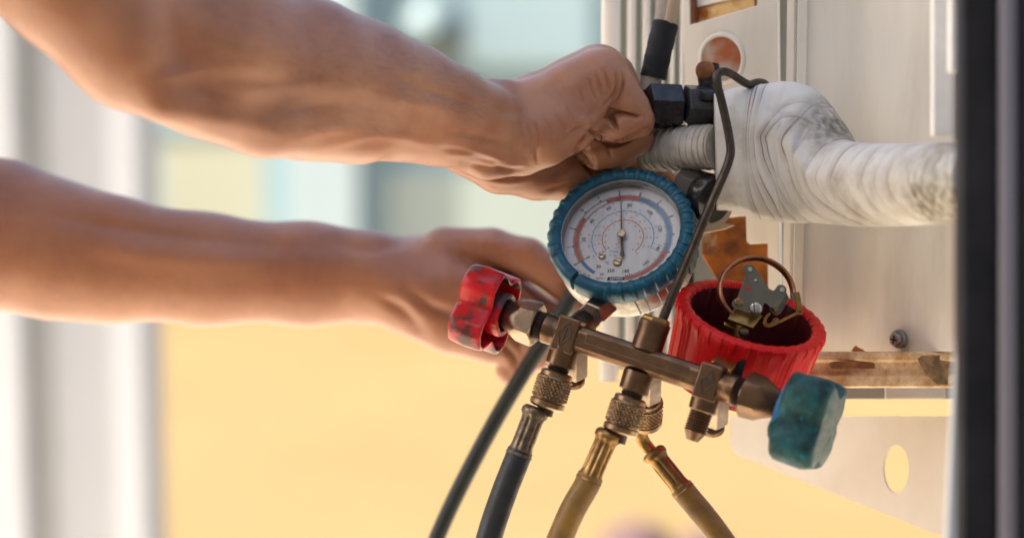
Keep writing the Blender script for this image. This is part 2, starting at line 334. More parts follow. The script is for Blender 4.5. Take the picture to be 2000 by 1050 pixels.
# round knock-out
kc = ob + ex_b * onB(1412, 118)[0] - UPV * onB(1412, 118)[1]
kr = 47
obj('knockout_rim', MB().lathe(kc, -ez_b, [(-1, kr + 9), (2, kr + 8), (4, kr + 4), (3, kr), (-1, kr - 1)], 64, cap=(False, False)), M_paint, ac)
obj('knockout_plate', MB().lathe(kc, -ez_b, [(1.2, kr - 1), (1.6, kr - 6), (2.2, kr - 10), (2.4, 1)], 64), M_rustplate, ac)
# rear grille slats
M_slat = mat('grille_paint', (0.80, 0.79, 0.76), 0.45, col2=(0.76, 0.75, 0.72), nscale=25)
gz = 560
obj('grille_back', sheet([(1174, gz + 150), (1530, gz + 140)], -300, 720, 8), mat('grille_shade_paint', (0.27, 0.29, 0.26), 0.6), ac, smooth=0)  # dark colour paints the shade between the slats
for x0, x1 in ((1174, 1211), (1223, 1241), (1252, 1269), (1279, 1296), (1306, 1317), (1325, 1334)):
    a, b = Q(x0, 250, gz), Q(x1, 250, gz); w = (b[0] - a[0]) / 2
    m = MB(); rs = []
    th = np.linspace(math.pi, 2 * math.pi, 9)
    prof = [(w * math.cos(t), 16 * math.sin(t)) for t in th] + [(w, 14), (-w, 14)]
    c0 = (a + b) / 2
    m.prism(c0, A(1, 0, 0), A(0, -UPV[2], UPV[1]) * -1, UPV, prof, -560, 640)
    obj('slat', m, M_slat, ac, smooth=50)
# inner orange rusted plate seen below the lagging
zo = 470
P = [Q(x, y, zo) for x, y in ((1388, 405), (1510, 405), (1510, 690), (1455, 640), (1408, 560), (1372, 500), (1385, 470))]
obj('inner_plate', MB().prism(A(0, 0, zo), A(1, 0, 0), A(0, 1, 0), A(0, 0, 1), [p[:2] for p in P], 0, 10), M_orange, ac, smooth=0, bevel=3)
P = [Q(x, y, zo - 30) for x, y in ((1372, 462), (1400, 455), (1398, 500), (1372, 496))]
obj('inner_bracket', MB().prism(A(0, 0, zo - 30), A(1, 0, 0), A(0, 1, 0), A(0, 0, 1), [p[:2] for p in P], 0, 14), M_rust, ac, smooth=0)
P = [Q(x, y, zo + 30) for x, y in ((1346, 430), (1355, 430), (1355, 700), (1346, 700))]
obj('inner_slot_shade', MB().prism(A(0, 0, zo + 30), A(1, 0, 0), A(0, 1, 0), A(0, 0, 1), [p[:2] for p in P], 0, 14), M_black, ac, smooth=0)  # solid black strip painted in for the dark of the slot
# rusty base rail
zr = 190
def railz(x): return zr - (x - 1590) * 0.25
rail = MB()
prof = [(0, 686), (10, 688), (14, 692), (14, 703), (4, 708), (4, 728), (10, 733), (10, 754), (4, 757), (40, 757), (40, 686)]
rs = []
for x in (1560, 1875):
    rs.append(np.array([Q(x, y, railz(x) - d * 1.0) if d < 20 else Q(x, y, railz(x) + d) for d, y in prof]))
rail.rings(rs); ra = obj('base_rail', rail, M_rustrail, ac, smooth=0, bevel=2)
sl = []
for k in range(24):
    t = k / 24 * 2 * math.pi; cx = 1672 + (46 if math.cos(t) > 0 else -46) + 8 * math.cos(t); sl.append((cx, 712 + 7 * math.sin(t)))
sp = [Q(x, y, railz(x) - 8) for x, y in sl]
obj('slot', MB().prism(A(0, 0, railz(1690) - 9), A(1, 0, 0), A(0, 1, 0), A(0, 0, 1), [p[:2] for p in sp], 0, 6), M_rust, ra, smooth=0)
P = [Q(x, y, railz(x) - 16) for x, y in ((1790, 700), (1800, 694), (1868, 692), (1868, 752), (1830, 750), (1806, 728))]
obj('rust_scale', MB().prism(A(0, 0, railz(1830) - 15.5), A(1, 0, 0), A(0, 1, 0), A(0, 0, 1), [p[:2] for p in P], 0, 3), mat('brown_rust_scale', (0.33, 0.20, 0.085), 0.8, col2=(0.12, 0.07, 0.035), nscale=160, ndetail=9, bump=0.8, bscale=400, bdist=0.0006), ra, smooth=0, bevel=1)
P = [Q(x, y, 262) for x, y in ((1660, 692), (1662, 680), (1670, 675), (1676, 674), (1680, 680), (1690, 684), (1688, 692))]
# grey cross bar under the rail
bar = MB(); bar.box((Q(1740, 767, 330)), A(1, 0, 0), A(0, 1, 0), A(0, 0, 1), 190, 12, 14)
obj('cross_bar', bar, mat('dull_bar', (0.30, 0.27, 0.23), 0.55), ac, smooth=0, bevel=3)
bar = MB(); bar.box((Q(1787, 767, 300)), A(1, 0, 0), A(0, 1, 0), A(0, 0, 1), 62, 11, 8)
obj('cross_plate', bar, M_galv, ac, smooth=0, bevel=2)
# rust hole at the panel foot
P = [onp for onp in (Q(x, y, 262) for x, y in ((1660, 687), (1664, 679), (1669, 674), (1675, 678), (1683, 681), (1690, 687)))]
obj('rust_hole', MB().prism(A(0, 0, 243), A(1, 0, 0), A(0, 1, 0), A(0, 0, 1), [p[:2] for p in P], 0, 6), M_rust, ac, smooth=0)
# screw
nz = unit(np.cross(Q(1790, 660, 160) - Q(1910, 660, 40), UPV)); nz = nz if nz[2] < 0 else -nz
sc = Q(1757, 661, 178); sc = sc + nz * 6
scr = obj('screw', MB().lathe(sc, nz, [(-8, 19), (1, 19), (3, 18), (3.5, 13)], 40), M_hexwasher, ac)
obj('screw_head', MB().lathe(sc, nz, [(3, 14), (10, 13.5), (12, 12), (13, 1)], 6 * 6, mod=lambda th, t, r, k: r * (1 - 0.05 * np.cos(6 * th))), M_hexwasher, scr)
su, sv, _ = frame(nz, (0.3, -1, 0))
for d, e in ((su, sv), (sv, su)):
    obj('cross_slot', MB().box(sc + nz * 12.5, d, e, nz, 8, 1.9, 1.2), M_black, scr, smooth=0)

# ---- bracket plate below the unit, with its round hole
br = root('mounting_bracket', Q(1640, 900, 500), 'pale steel bracket plate with an oval looking hole under the air conditioner', 'bracket')
def bz(x): return 900 - 700 * (x - 1425) / 430
xa, xb = Q(1425, 0, bz(1425)), Q(1870, 0, bz(1870))
def bp(x, y):                                     # exact plane through the two uprights
    d0, d1 = A(xa[0], 0, xa[2]), A(xb[0], 0, xb[2]); k = (x - 1000) / DP
    # point on ray: X = k*(DP+z); solve along the line
    t = (k * (DP + d0[2]) - d0[0]) / ((d1[0] - d0[0]) - k * (d1[2] - d0[2])); p = d0 + (d1 - d0) * t
    return A(p[0], (y - 525) * (1 + p[2] / DP), p[2])
nb = unit(np.cross(xb * A(1, 0, 1) - xa * A(1, 0, 1), A(0, 1, 0))); nb = nb if nb[2] < 0 else -nb
hole = [bp(1750 + 25 * math.cos(t), 915 + 47 * math.sin(t)) for t in np.arange(40) / 40 * 2 * math.pi]
def edge(ang):                                     # outer boundary of the plate along a direction from the hole
    dx, dy = math.cos(ang), math.sin(ang); best = 1e9
    C_ = [(1424, 812), (1990, 812), (1990, 1106), (1442, 888), (1428, 876)]
    for (x1, y1), (x2, y2) in zip(C_, C_[1:] + C_[:1]):
        d = dx * (y2 - y1) - dy * (x2 - x1)
        if abs(d) < 1e-9: continue
        t = ((x1 - 1750) * (y2 - y1) - (y1 - 915) * (x2 - x1)) / d; u = ((x1 - 1750) * dy - (y1 - 915) * dx) / d
        if t > 0 and -1e-6 <= u <= 1 + 1e-6: best = min(best, t)
    return bp(1750 + dx * best, 915 + dy * best)
angs = sorted(set([round(t, 5) for t in np.arange(60) / 60 * 2 * math.pi] + [round(math.atan2(y - 915, x - 1750) % (2 * math.pi), 5) for x, y in ((1424, 812), (1990, 812), (1990, 1106), (1442, 888), (1428, 876))]))
inn = np.array([bp(1750 + 25 * math.cos(t), 915 + 47 * math.sin(t)) for t in angs]); out = np.array([edge(t) for t in angs])
obj('plate', MB().rings([inn, out, out - nb * 4, inn - nb * 4], closed=True), M_galv, br, smooth=0)

# ---- fittings on the unit: sleeve, upper and lower valve
sp_ = root('sleeved_pipe', Q(1275, 168, 230), 'taupe pipe with a black foam sleeve rising behind the fist', 'pipe')
obj('pipe', MB().tube(spline([Q(1268, 178, 230), Q(1275, 140, 230), Q(1290, 80, 235), Q(1300, 30, 240), Q(1306, -60, 250)], 6), 22, 24), M_taupe, sp_)
obj('sleeve', MB().tube(spline([Q(1276, 152, 230), Q(1281, 128, 230), Q(1287, 100, 232), Q(1294, 70, 236), Q(1300, 47, 240)], 6), [27 + 0.5 * math.sin(i * 0.9) + 0.4 * math.sin(i * 2.3) for i in range(25)], 28), M_sleeve, sp_)
obj('branch_pipe', MB().tube(spline([Q(1303, 52, 228), Q(1313, 10, 230), Q(1322, -60, 236)], 6), 15, 20), M_tan, sp_)
uv = root('service_valve', Q(1330, 245, 180), 'black hexagonal capped service valve right beside the fist', 'valve')
ax = unit(A(0.97, 0.02, 0.22))
hexa = lambda r, ph=0: (lambda th, t, rr, k: rr * math.cos(math.pi / 6) / np.cos((th + ph) % (math.pi / 3) - math.pi / 6))
def hexprism(o, axis, r, t0, t1, hint=(0, -1, 0), ch=3):
    return MB().lathe(o, axis, [(t0, r - ch), (t0 + ch * 0.7, r), (t1 - ch * 0.7, r), (t1, r - ch)], 6, hint=hint)
obj('hex_cap', hexprism(Q(1298, 208, 200), ax, 48, -36, 32, hint=(0.1, -1, -0.35)), M_blackv, uv, smooth=0, bevel=3)
obj('neck', MB().lathe(Q(1298, 208, 200), ax, [(20, 27), (48, 27)], 28), M_blackv, uv)
obj('hex_nut', hexprism(Q(1362, 205, 185), ax, 42, -26, 34, hint=(0, -1, 0.25)), M_blackv, uv, smooth=0, bevel=3)
obj('stub', MB().lathe(Q(1375, 186, 150), ax, [(-6, 9), (-4, 12), (40, 12)], 20), M_blackv, uv)
obj('body', MB().lathe(Q(1372, 232, 200), ax, [(-30, 14), (-26, 20), (50, 20)], 24), M_taupe, uv)
obj('stem', MB().tube([Q(1388, 170, 215), Q(1382, 130, 225)], 24, 24), M_sleeve, uv)
obj('rusty_bolt', MB().lathe(Q(1382, 138, 210), unit(A(-0.75, 0.05, -0.66)), [(0, 20), (12, 20), (18, 17), (22, 9)], 24), M_rust, uv)
lv = root('stop_valve', Q(1390, 420, 170), 'black round capped valve with a beige flange under the white lagging', 'valve')
ax2 = unit(A(0.62, 0.25, -0.74))
obj('hex_body', hexprism(Q(1350, 372, 190), unit(A(0.9, 0.3, -0.3)), 46, -30, 40), mat('dark_olive_body', (0.10, 0.085, 0.07), 0.5), lv, smooth=0, bevel=4)
obj('cap', MB().lathe(Q(1388, 388, 160), ax2, [(-26, 40), (-20, 50), (8, 50), (14, 46), (16, 30)], 48), M_blackv, lv)
obj('washer', MB().lathe(Q(1398, 396, 172), ax2, [(-9, 50), (-8, 57), (-3, 57), (-2, 50)], 48), M_taupe, lv)
P = [Q(x, y, 215) for x, y in ((1348, 418), (1362, 424), (1436, 440), (1416, 448), (1372, 456), (1348, 452))]
obj('flange', MB().prism(A(0, 0, 215), A(1, 0, 0), A(0, 1, 0), A(0, 0, 1), [p[:2] for p in P], -8, 8), mat('beige_flange', (0.60, 0.45, 0.31), 0.5), lv, smooth=0, bevel=3)

# ---- lagging: grey small pipe and the big taped elbow
gp = obj('grey_lagging', MB().tube(spline([Q(1258, 290, 290), Q(1300, 291, 240), Q(1350, 288, 190), Q(1402, 287, 150)], 48),
        [43.5 + 3.4 * ((i * 0.085 + 0.25 * math.sin(i * 0.05)) % 1.0) + 0.5 * math.sin(i * 0.31) for i in range(145)], 64, hint=(0, -1, 0)), M_tape2)
tag(gp, 'grey tape wrapped narrow pipe between the fist and the white lagging', 'pipe')

ST = [(1397, 297, 113, 130, 80), (1440, 293, 121, 128, 88), (1490, 297, 131, 118, 90), (1540, 297, 137, 102, 90), (1572, 304, 132, 84, 88), (1604, 326, 110, 60, 84), (1640, 355, 84, 18, 80),
      (1680, 360, 82, -50, 79), (1740, 361, 81, -150, 79), (1800, 360, 80, -255, 78), (1850, 357, 79, -350, 77), (1888, 354, 77, -430, 75), (1930, 350, 75, -500, 72)]
arr = np.array(ST, float); tt = np.linspace(0, len(ST) - 1, 760)
def crs(col):
    o = []; P_ = np.concatenate([[2 * arr[0, col] - arr[1, col]], arr[:, col], [2 * arr[-1, col] - arr[-2, col]]])
    for t in tt:
        i = min(int(t), len(ST) - 2); f = t - i; a, b, c, d = P_[i:i + 4]
        o.append(0.5 * (2 * b + (c - a) * f + (2 * a - 5 * b + 4 * c - d) * f * f + (3 * b - a - 3 * c + d) * f ** 3))
    return np.array(o)
sx, sy, sh, sz, sd = (crs(k) for k in range(5))
cen = np.array([Q(x, y, z) for x, y, z in zip(sx, sy, sz)])
NT = 220; th = np.arange(NT) / NT * 2 * math.pi
LAPS = [(1463, 12, 28, 1.0), (1470, 14, 50, 1.0), (1484, 22, 58, 1.0), (1499, 112, 84, 1.0), (1512, 134, 92, 0.9), (1540, 100, 70, 0.3), (1568, 30, 92, 1.0), (1600, 16, 70, 0.35), (1634, 8, 72, 1.0), (1662, 4, 40, 0.3), (1690, 2, 46, 0.8), (1722, 0, 30, 0.35), (1752, 0, 30, 0.6), (1780, 0, 24, 0.3), (1806, 0, 24, 0.5), (1850, 0, 24, 0.4)]
rs, edges, moss = [], [], []
for j in range(len(tt)):
    t = unit(cen[min(j + 1, len(tt) - 1)] - cen[max(j - 1, 0)]); t = unit(t * A(1, 0.25, 1))
    up = A(0, -1, 0); up = unit(up - t * up.dot(t)); sd_ = np.cross(t, up)
    sc_ = 1 + sz[j] / DP
    pe = 2.0 + 0.9 * max(0, min(1, (1600 - sx[j]) / 120)); c, d = np.cos(th), np.sin(th)
    ce = np.sign(c) * np.abs(c) ** (2 / pe); de = np.sign(d) * np.abs(d) ** (2 / pe)
    rad = np.ones(NT); eg = np.zeros(NT)
    xx = sx[j] - 0 * c
    for lx, la, lb, stg in LAPS:
        wob = 2.0 * np.sin(2 * th + lx) + 1.2 * np.sin(5 * th + lx * 0.7)
        dd = sx[j] - (lx + la * np.clip(c - 0.1, 0, 1) + lb * np.clip(-c + 0.1, 0, 1) ** 1.2 + wob * 0.6)
        rad += stg * (0.008 if lx < 1630 else 0.003) * np.exp(-np.clip(dd, 0, None) / 22.0) * (dd > 0) * (np.clip(dd / 3.0, 0, 1))
        eg = np.maximum(eg, min(1, stg * 1.15) * (0.72 + 0.28 * np.sin(3 * th + lx)) * np.exp(-(dd / 1.9) ** 2))
        eg = np.maximum(eg, stg * 0.28 * np.exp(-((dd + 5) / 6.0) ** 2))
    rad += 0.003 * np.sin(0.13 * sx[j] + 3 * c + 2 * d) + 0.002 * np.sin(0.31 * sx[j] + 5 * d)
    rdg = np.exp(-((sx[j] - 1585) / 75) ** 2); dth_ = (th - 1.40 + math.pi) % (2 * math.pi) - math.pi
    rad += rdg * (0.06 * np.exp(-(dth_ / 0.14) ** 2) - 0.05 * np.exp(-((dth_ + 0.5) / 0.28) ** 2) - 0.04 * np.exp(-((dth_ - 0.55) / 0.3) ** 2))
    pts = cen[j] + np.outer(ce * sh[j] * sc_ * rad, up) + np.outer(de * sd[j] * rad, sd_)
    rs.append(pts); edges.append(eg)
    mo = 0.9 * np.exp(-((sx[j] - 1618) / 24) ** 2) * np.clip((c - 0.45) * 2.2, 0, 1) + np.clip((sx[j] - 1822) / 40, 0, 1) * (0.45 + 0.55 * np.clip(-c * 1.6 + 0.1, 0, 1)) * 1.3
    mo = mo + 0.5 * np.exp(-((sx[j] - 1700) / 40) ** 2) * np.clip(-c - 0.4, 0, 1); moss.append(np.clip(mo, 0, 1))
M_tape = mat('white_lagging_tape', (0.57, 0.56, 0.53), 0.48, col2=(0.36, 0.33, 0.28), nscale=48, ndetail=10, namt=(0.46, 0.74), bump=0.35, bscale=260, bdist=0.0006)
N_, L_, B_ = nodes_of(M_tape)
def over(colour, attr, noise_scale, lo, hi):
    at_ = N_.new('ShaderNodeAttribute'); at_.attribute_name = attr
    nz_ = N_.new('ShaderNodeTexNoise'); nz_.inputs['Scale'].default_value = noise_scale; nz_.inputs['Detail'].default_value = 8
    tc_ = N_.new('ShaderNodeTexCoord'); L_.new(tc_.outputs['Object'], nz_.inputs['Vector'])
    r_ = N_.new('ShaderNodeMapRange'); r_.inputs[1].default_value = lo; r_.inputs[2].default_value = hi; L_.new(nz_.outputs[0], r_.inputs[0])
    mu = N_.new('ShaderNodeMath'); mu.operation = 'MULTIPLY'; L_.new(at_.outputs['Fac'], mu.inputs[0]); L_.new(r_.outputs[0], mu.inputs[1])
    x = N_.new('ShaderNodeMix'); x.data_type = 'RGBA'; L_.new(mu.outputs[0], x.inputs[0]); L_.new(B_.inputs['Base Color'].links[0].from_socket, x.inputs[6]); x.inputs[7].default_value = (*colour, 1)
    L_.new(x.outputs[2], B_.inputs['Base Color'])
over((0.13, 0.085, 0.07), 'lap', 90, 0.15, 0.55); over((0.10, 0.082, 0.04), 'moss', 220, 0.28, 0.62)
lag = obj('taped_lagging', MB().rings(rs), M_tape, smooth=60)
tag(lag, 'bulging white tape wrapped pipe lagging that bends toward the black frame', 'pipe')
for nm, dat in (('lap', edges), ('moss', moss)):
    a_ = lag.data.attributes.new(nm, 'FLOAT', 'POINT'); a_.data.foreach_set('value', np.concatenate(dat).astype(np.float32))

# ---- right edge: white strips and the dark door frame, nearer than the gauges
ws = root('white_strip', Q(1842, 262, -420), 'long white plastic strip hanging at the upper right', 'trim', 'white strips')
obj('strip', MB().box(Q(1840, -120, -420), A(1, 0, 0), A(0, 1, 0), A(0, 0, 1), 19, 352, 14), M_white, ws, smooth=0, bevel=4)
ws2 = root('white_strip', Q(1872, 140, -520), 'shorter white plastic strip next to the dark frame', 'trim', 'white strips')
obj('strip', MB().box(Q(1873, -180, -520), A(1, 0, 0), A(0, 1, 0), A(0, 0, 1), 18, 286, 20), M_white, ws2, smooth=0, bevel=4)
obj('gap_shade', MB().box(Q(1882, 0, -480), A(1, 0, 0), A(0, 1, 0), A(0, 0, 1), 16, 245, 8), mat('brown_gap_shade', (0.20, 0.15, 0.12), 0.6), ws2, smooth=0)  # brown slab stands for the shadow gap below the shorter strip
df = root('door_frame', Q(1950, 1100, -900), 'blurred near black metal frame with a grey highlight ridge along the right edge', 'door frame')
prof = [(-60, -10), (-55, -16), (-4, -16), (0, -10), (4, -6), (8, -14)]
prof += [(28 + 20 * math.cos(t), -14 - 12 * math.sin(t)) for t in np.linspace(math.pi, 0, 9)]
prof += [(52, -8), (58, -16), (140, -16), (140, 40), (-60, 40)]
obj('post', MB().prism(Q(1947, 525, -880), A(1, 0, 0), A(0, 0, 1), A(0, 1, 0), prof, -620, 620), M_black, df, smooth=35)
obj('ridge', MB().tube([Q(1967, -90, -915), Q(1967, 1140, -915)], 13, 20), mat('grey_violet_highlight', (0.17, 0.165, 0.20), 0.4, 0.3), df)  # grey-violet colour stands for the highlight stripe on the black frame
e0, e1_ = Q(1890, 380, -840), Q(1858, 1120, -840)
obj('edge_strip', MB().tube([e0, (e0 + e1_) / 2, e1_], [10, 15, 17], 4, hint=(1, 0, -1)), mat('pale_blue_edge', (0.62, 0.68, 0.74), 0.45), df, smooth=0)

# ------------------------------------------------------------------ gauge manifold set
e1 = unit(A(0.894, 0.290, -0.342)); e2 = unit(A(0.309, -0.951, 0.0)); e2 = unit(e2 - e1 * e2.dot(e1)); e3 = np.cross(e1, e2)
if e3[2] > 0: e3 = -e3
MO = Q(1112, 655, 0)
def M(t, h=0, d=0): return MO + e1 * t + e2 * h + e3 * d
TM, TB = 158, 300
man = root('gauge_manifold', M(TM, -60), 'brass manifold with a blue dial gauge, an opened red gauge, two knobs and wire hook', 'gauge manifold')
bar = MB(); k_ = 26; c_ = 11
poly = [(-k_ + c_, -k_), (k_ - c_, -k_), (k_, -k_ + c_), (k_, k_ - c_), (k_ - c_, k_), (-k_ + c_, k_), (-k_, k_ - c_), (-k_, -k_ + c_)]
bar.prism(M(0), e2, e3, e1, poly, 15, TB - 15)
body = obj('manifold_bar', bar, M_brass, man, smooth=0, bevel=5, seg=3)
# raised flat strip on the bar face, lightly worn
obj('face_strip', MB().box(M(150, 6, 25.5), e1, e2, e3, 108, 10, 1.2), M_brass, body, smooth=0, bevel=1)
def cyl(name, o, axis, prof, m, parent, n=40, **k):
    mod = k.pop('mod', None); return obj(name, MB().lathe(o, axis, prof, n, hint=tuple(e3) if abs(np.dot(axis, e3)) < 0.9 else tuple(e2), mod=mod), m, parent, **k)
def threads(t0, t1, r, pitch=5, depth=3):
    p = []; t = t0
    while t < t1: p += [(t, r - depth), (t + pitch * 0.5, r)]; t += pitch
    return p
GA = unit(e2 * 0.72 - e3 * 0.69)           # ports towards the gauges lean back
RA = unit(-e2 * 0.70 - e3 * 0.71)          # rear ports
def block(t, flip):
    b = obj('valve_block', MB().prism(M(t), e1, e2, e3, [(-23, -35), (23, -35), (23, 35), (-23, 35)], -24, 29), M_brass, man, smooth=0, bevel=4, seg=3)
    dm = [(0, 25), (13, 0), (0, -25), (-13, 0)]
    sk = e1 * 0.0
    P = [M(t, y * 0.98, 29.2) + e1 * (x + y * 0.10) for x, y in dm]
    mb = MB(); 
    for i in range(4): mb.tube([P[i], P[(i + 1) % 4]], 1.5, 6)
    if not flip: mb.tube([M(t, 13, 29.2) + e1 * 1, M(t, -13, 29.2) - e1 * 1], 1.4, 6)
    else: mb.box(M(t, 0, 29.0), unit(e1 + e2), unit(e2 - e1), e3, 5.5, 5.5, 0.8)
    obj('engraved_mark', mb, M_dark, b, smooth=0, kind='stuff')
    return b
b1 = block(0, False); b3 = block(TB, True)
def bonnet(t, s, b):
    ax_ = e1 * s; o = M(t)
    cyl('collar', o, ax_, [(18, 29), (34, 29), (36, 30), (50, 30), (53, 27)], M_brass, b)
    cyl('thread', o, ax_, [(50, 22)] + threads(52, 70, 29, 5, 3) + [(70, 22)], M_dark, b)
    m = MB().lathe(o, ax_, [(68, 37), (71, 43), (104, 43), (110, 38), (118, 33), (150, 20), (153, 16)], 6, hint=tuple(e3 * 0.85 + e2 * 0.5))
    # round the taper: blend from hexagon to circle
    u, v, a = frame(ax_, tuple(e3 * 0.85 + e2 * 0.5)); thh = np.arange(48) / 48 * 2 * math.pi
    hexr = math.cos(math.pi / 6) / np.cos((thh % (math.pi / 3)) - math.pi / 6); rs = []
    for tt_, r in ((68, 34), (70, 40), (72, 44), (102, 44), (110, 40.5), (122, 35), (136, 27.5), (150, 20), (153, 17), (153.5, 13)):
        cone = 46 - max(0, tt_ - 96) * 0.47 if tt_ > 72 else 36 + (tt_ - 66) * 1.6
        rr = np.minimum(46 * hexr, cone)
        if tt_ >= 150: rr = np.full(48, r)
        rs.append(o + a * tt_ + np.outer(rr * np.cos(thh), u) + np.outer(rr * np.sin(thh), v))
    obj('bonnet_nut', MB().rings(rs), M_brass_l if s < 0 else M_brass, b, smooth=22)
    cyl('spindle', o, ax_, [(150, 14), (186, 14)], M_dark, b)
bonnet(0, -1, b1); bonnet(TB, 1, b3)
def port(o, axis, b, r0=29, t0=24, t1=64, m=M_brass):
    return cyl('port', o, axis, [(t0, r0 + 1), (t1 - 3, r0), (t1, r0 - 3), (t1, r0 - 8)], m, b)
# ports down to the hoses
for t, b in ((0, b1), (TM, body), (TB, b3)):
    port(M(t), -e2, b, 29 if t != TB else 27, 24, 64 if t != TB else 58)
cyl('thread', M(0), -e2, [(60, 18)] + threads(62, 88, 22, 5, 2), M_dark, b1)
cyl('thread', M(TM), -e2, [(60, 18)] + threads(62, 88, 22, 5, 2), M_dark, body)
cyl('flare_thread', M(TB), -e2, [(56, 18), (58, 22)] + threads(60, 96, 23, 5, 2.6) + [(97, 22), (101, 20), (116, 12), (116, 8), (104, 7)], M_brass, b3)
# rear ports with their hex shoulders
for t, b in ((0, b1), (TM, body), (TB, b3)):
    obj('rear_port', MB().lathe(M(t + 12), RA, [(0, 28), (96, 28), (100, 25), (100, 12)], 6, hint=tuple(e3 - e1 * 0.4)), M_brass_l, b, smooth=0, bevel=3)
for t, b in ((0, b1), (TB, b3)):
    cyl('rear_cap', M(t + 8), RA, [(96, 14), (104, 14)] + threads(104, 114, 23, 5, 2) + [(114, 24), (122, 24), (125, 21), (125, 4)], M_brass, b)
# hook boss
cyl('hook_boss', M(TM), e2, [(20, 31), (60, 30), (64, 31), (76, 31), (79, 28), (79, 4)], M_brass, body)
obj('boss_nut', MB().lathe(M(TM), e2, [(76, 29), (84, 29), (87, 26), (87, 4)], 6, hint=tuple(e3)), M_gold, body, smooth=0, bevel=2)
hk = [M(TM, 78), Q(1288, 636, -50), Q(1318, 566, -42), Q(1350, 490, -32), Q(1386, 404, -22), Q(1414, 340, -12), Q(1424, 312, -8), Q(1427, 290, -6), Q(1421, 250, -2), Q(1409, 196, 2), Q(1400, 162, 6), Q(1401, 147, 10), Q(1412, 140, 14), Q(1427, 144, 24), Q(1450, 159, 52), Q(1464, 165, 74), Q(1480, 161, 100), Q(1494, 164, 130), Q(1506, 180, 150)]
hp = spline(hk, 8)
obj('hook', MB().tube(hp, [9.2 - 1.4 * i / len(hp) + 0.08 * math.sin(i * 0.4) for i in range(len(hp))], 20), M_rod, man)

# ---- knobs
def lobe(th, d=0.215):
    return 1 - d * (0.5 - 0.5 * np.cos(4 * (th - math.pi / 4))) ** 1.3
def knob(name, o, ax_, R_, prof, m, parent, rough_amp, dl=0.215, seed=0, lab=None):
    u, v, a = frame(ax_, tuple(e3)); n = 128; th = np.arange(n) / n * 2 * math.pi; rs = []; rg = np.random.RandomState(seed)
    ph = rg.rand(12) * 6.28
    for j, (t, r, w) in enumerate(prof):
        L = 1 + (lobe(th, dl) - 1) * w
        wob = rough_amp * (np.sin(3 * th + ph[0] + t * 0.05) + 0.8 * np.sin(7 * th + ph[1] - t * 0.09) + 0.6 * np.sin(13 * th + ph[2] + t * 0.16) + 0.4 * np.sin(23 * th + ph[3] + t * 0.2)) * min(1, r / 60)
        rr = r * L + wob
        tw = t + rough_amp * 1.5 * (np.sin(2 * th + ph[4] + r * 0.05) + 0.6 * np.sin(5 * th + ph[5] + r * 0.1)) * (1 if r > 10 else 0)
        rs.append(o + np.outer(tw, a) + np.outer(rr * np.cos(th), u) + np.outer(rr * np.sin(th), v))
    return obj(name, MB().rings(rs), m, parent, smooth=50, label=lab)
# red knob: hollow back faces the bonnet
Rk = 108
pr = [(86, 2, 0), (86, 40, .5), (85, 70, .9), (82, 92, 1), (77, 103, 1), (70, 107, 1), (40, 108, 1), (10, 107, 1), (3, 106, 1), (0, 103, 1), (0, 97, 1), (3, 95, 1), (40, 95, 1.02), (66, 93, 1.02), (70, 80, .9), (70, 46, .2), (70, 44, 0), (20, 44, 0), (-8, 44, 0), (-12, 42, 0), (-12, 34, 0), (-8, 32, 0), (20, 31, 0), (24, 28, 0), (24, 14, 0), (24, 2, 0)]
pr = [(t * 0.92, r * (0.91 if r > 50 else 1), w) for t, r, w in pr]
knob('red_knob', M(-148, -3), -e1, Rk, pr, M_redk, man, 0.9, 0.33, 3, 'chipped red plastic knob with brown worn patches')
# lighter worn lumps on the two front lobes
M_worn = mat('scuffed_plastic', (0.36, 0.19, 0.15), 0.55, col2=(0.14, 0.075, 0.06), nscale=120, namt=(0.4, 0.65), bump=0.8, bscale=350, bdist=0.0006)
# teal knob
pr = [(-6, 16, 0), (-6, 58, 0), (-2, 62, 0), (0, 70, .6), (3, 92, 1), (9, 103, 1), (16, 107, 1), (40, 109, 1), (64, 108, 1), (74, 103, 1), (80, 93, 1), (84, 70, .8), (86, 40, .4), (86, 2, 0)]
pr = [(t * 1.14 - 5, r * 0.98, w) for t, r, w in pr]
kb = knob('teal_knob', M(TB + 158, -13), e1, 112, pr, M_teal, man, 1.6, 0.34, 9, 'scuffed teal plastic knob')
kb.data.materials.append(M_tealend)
cz_ = 11 * 128
for p in kb.data.polygons:
    if p.index >= (len(pr) - 4) * 128: p.material_index = 1
obj('blue_hub', MB().lathe(M(TB + 160, -9), e1, [(-14, 50), (-12, 64), (2, 66), (4, 50)], 48), mat('blue_hub_plastic', (0.01, 0.12, 0.28), 0.4), kb)

# ---- dial gauge with the blue boot
s_, c_ = math.sin(R(33.3)), math.cos(R(33.3)); dx_, dy_ = unit((0.3804, 0.9248))
a1 = A(dy_, -dx_, 0); gn = A(-dx_ * s_, -dy_ * s_, -c_); a2 = A(-dx_ * c_, -dy_ * c_, s_)
GZ = 133; GD = Q(1216.5, 464.5, GZ); gs = 1 + GZ / DP
def dl(cx, cy):
    px, py = (cx - 561.6) / 3.182 * gs, (cy - 491.7) / 3.182 * gs
    return np.array([px * dy_ - py * dx_, -(px * dx_ + py * dy_) / c_])
def D3(p, h=0): return GD + a1 * p[0] + a2 * p[1] + gn * h
stem_dir = unit(-a1 * 0.64 - a2 * 0.77)
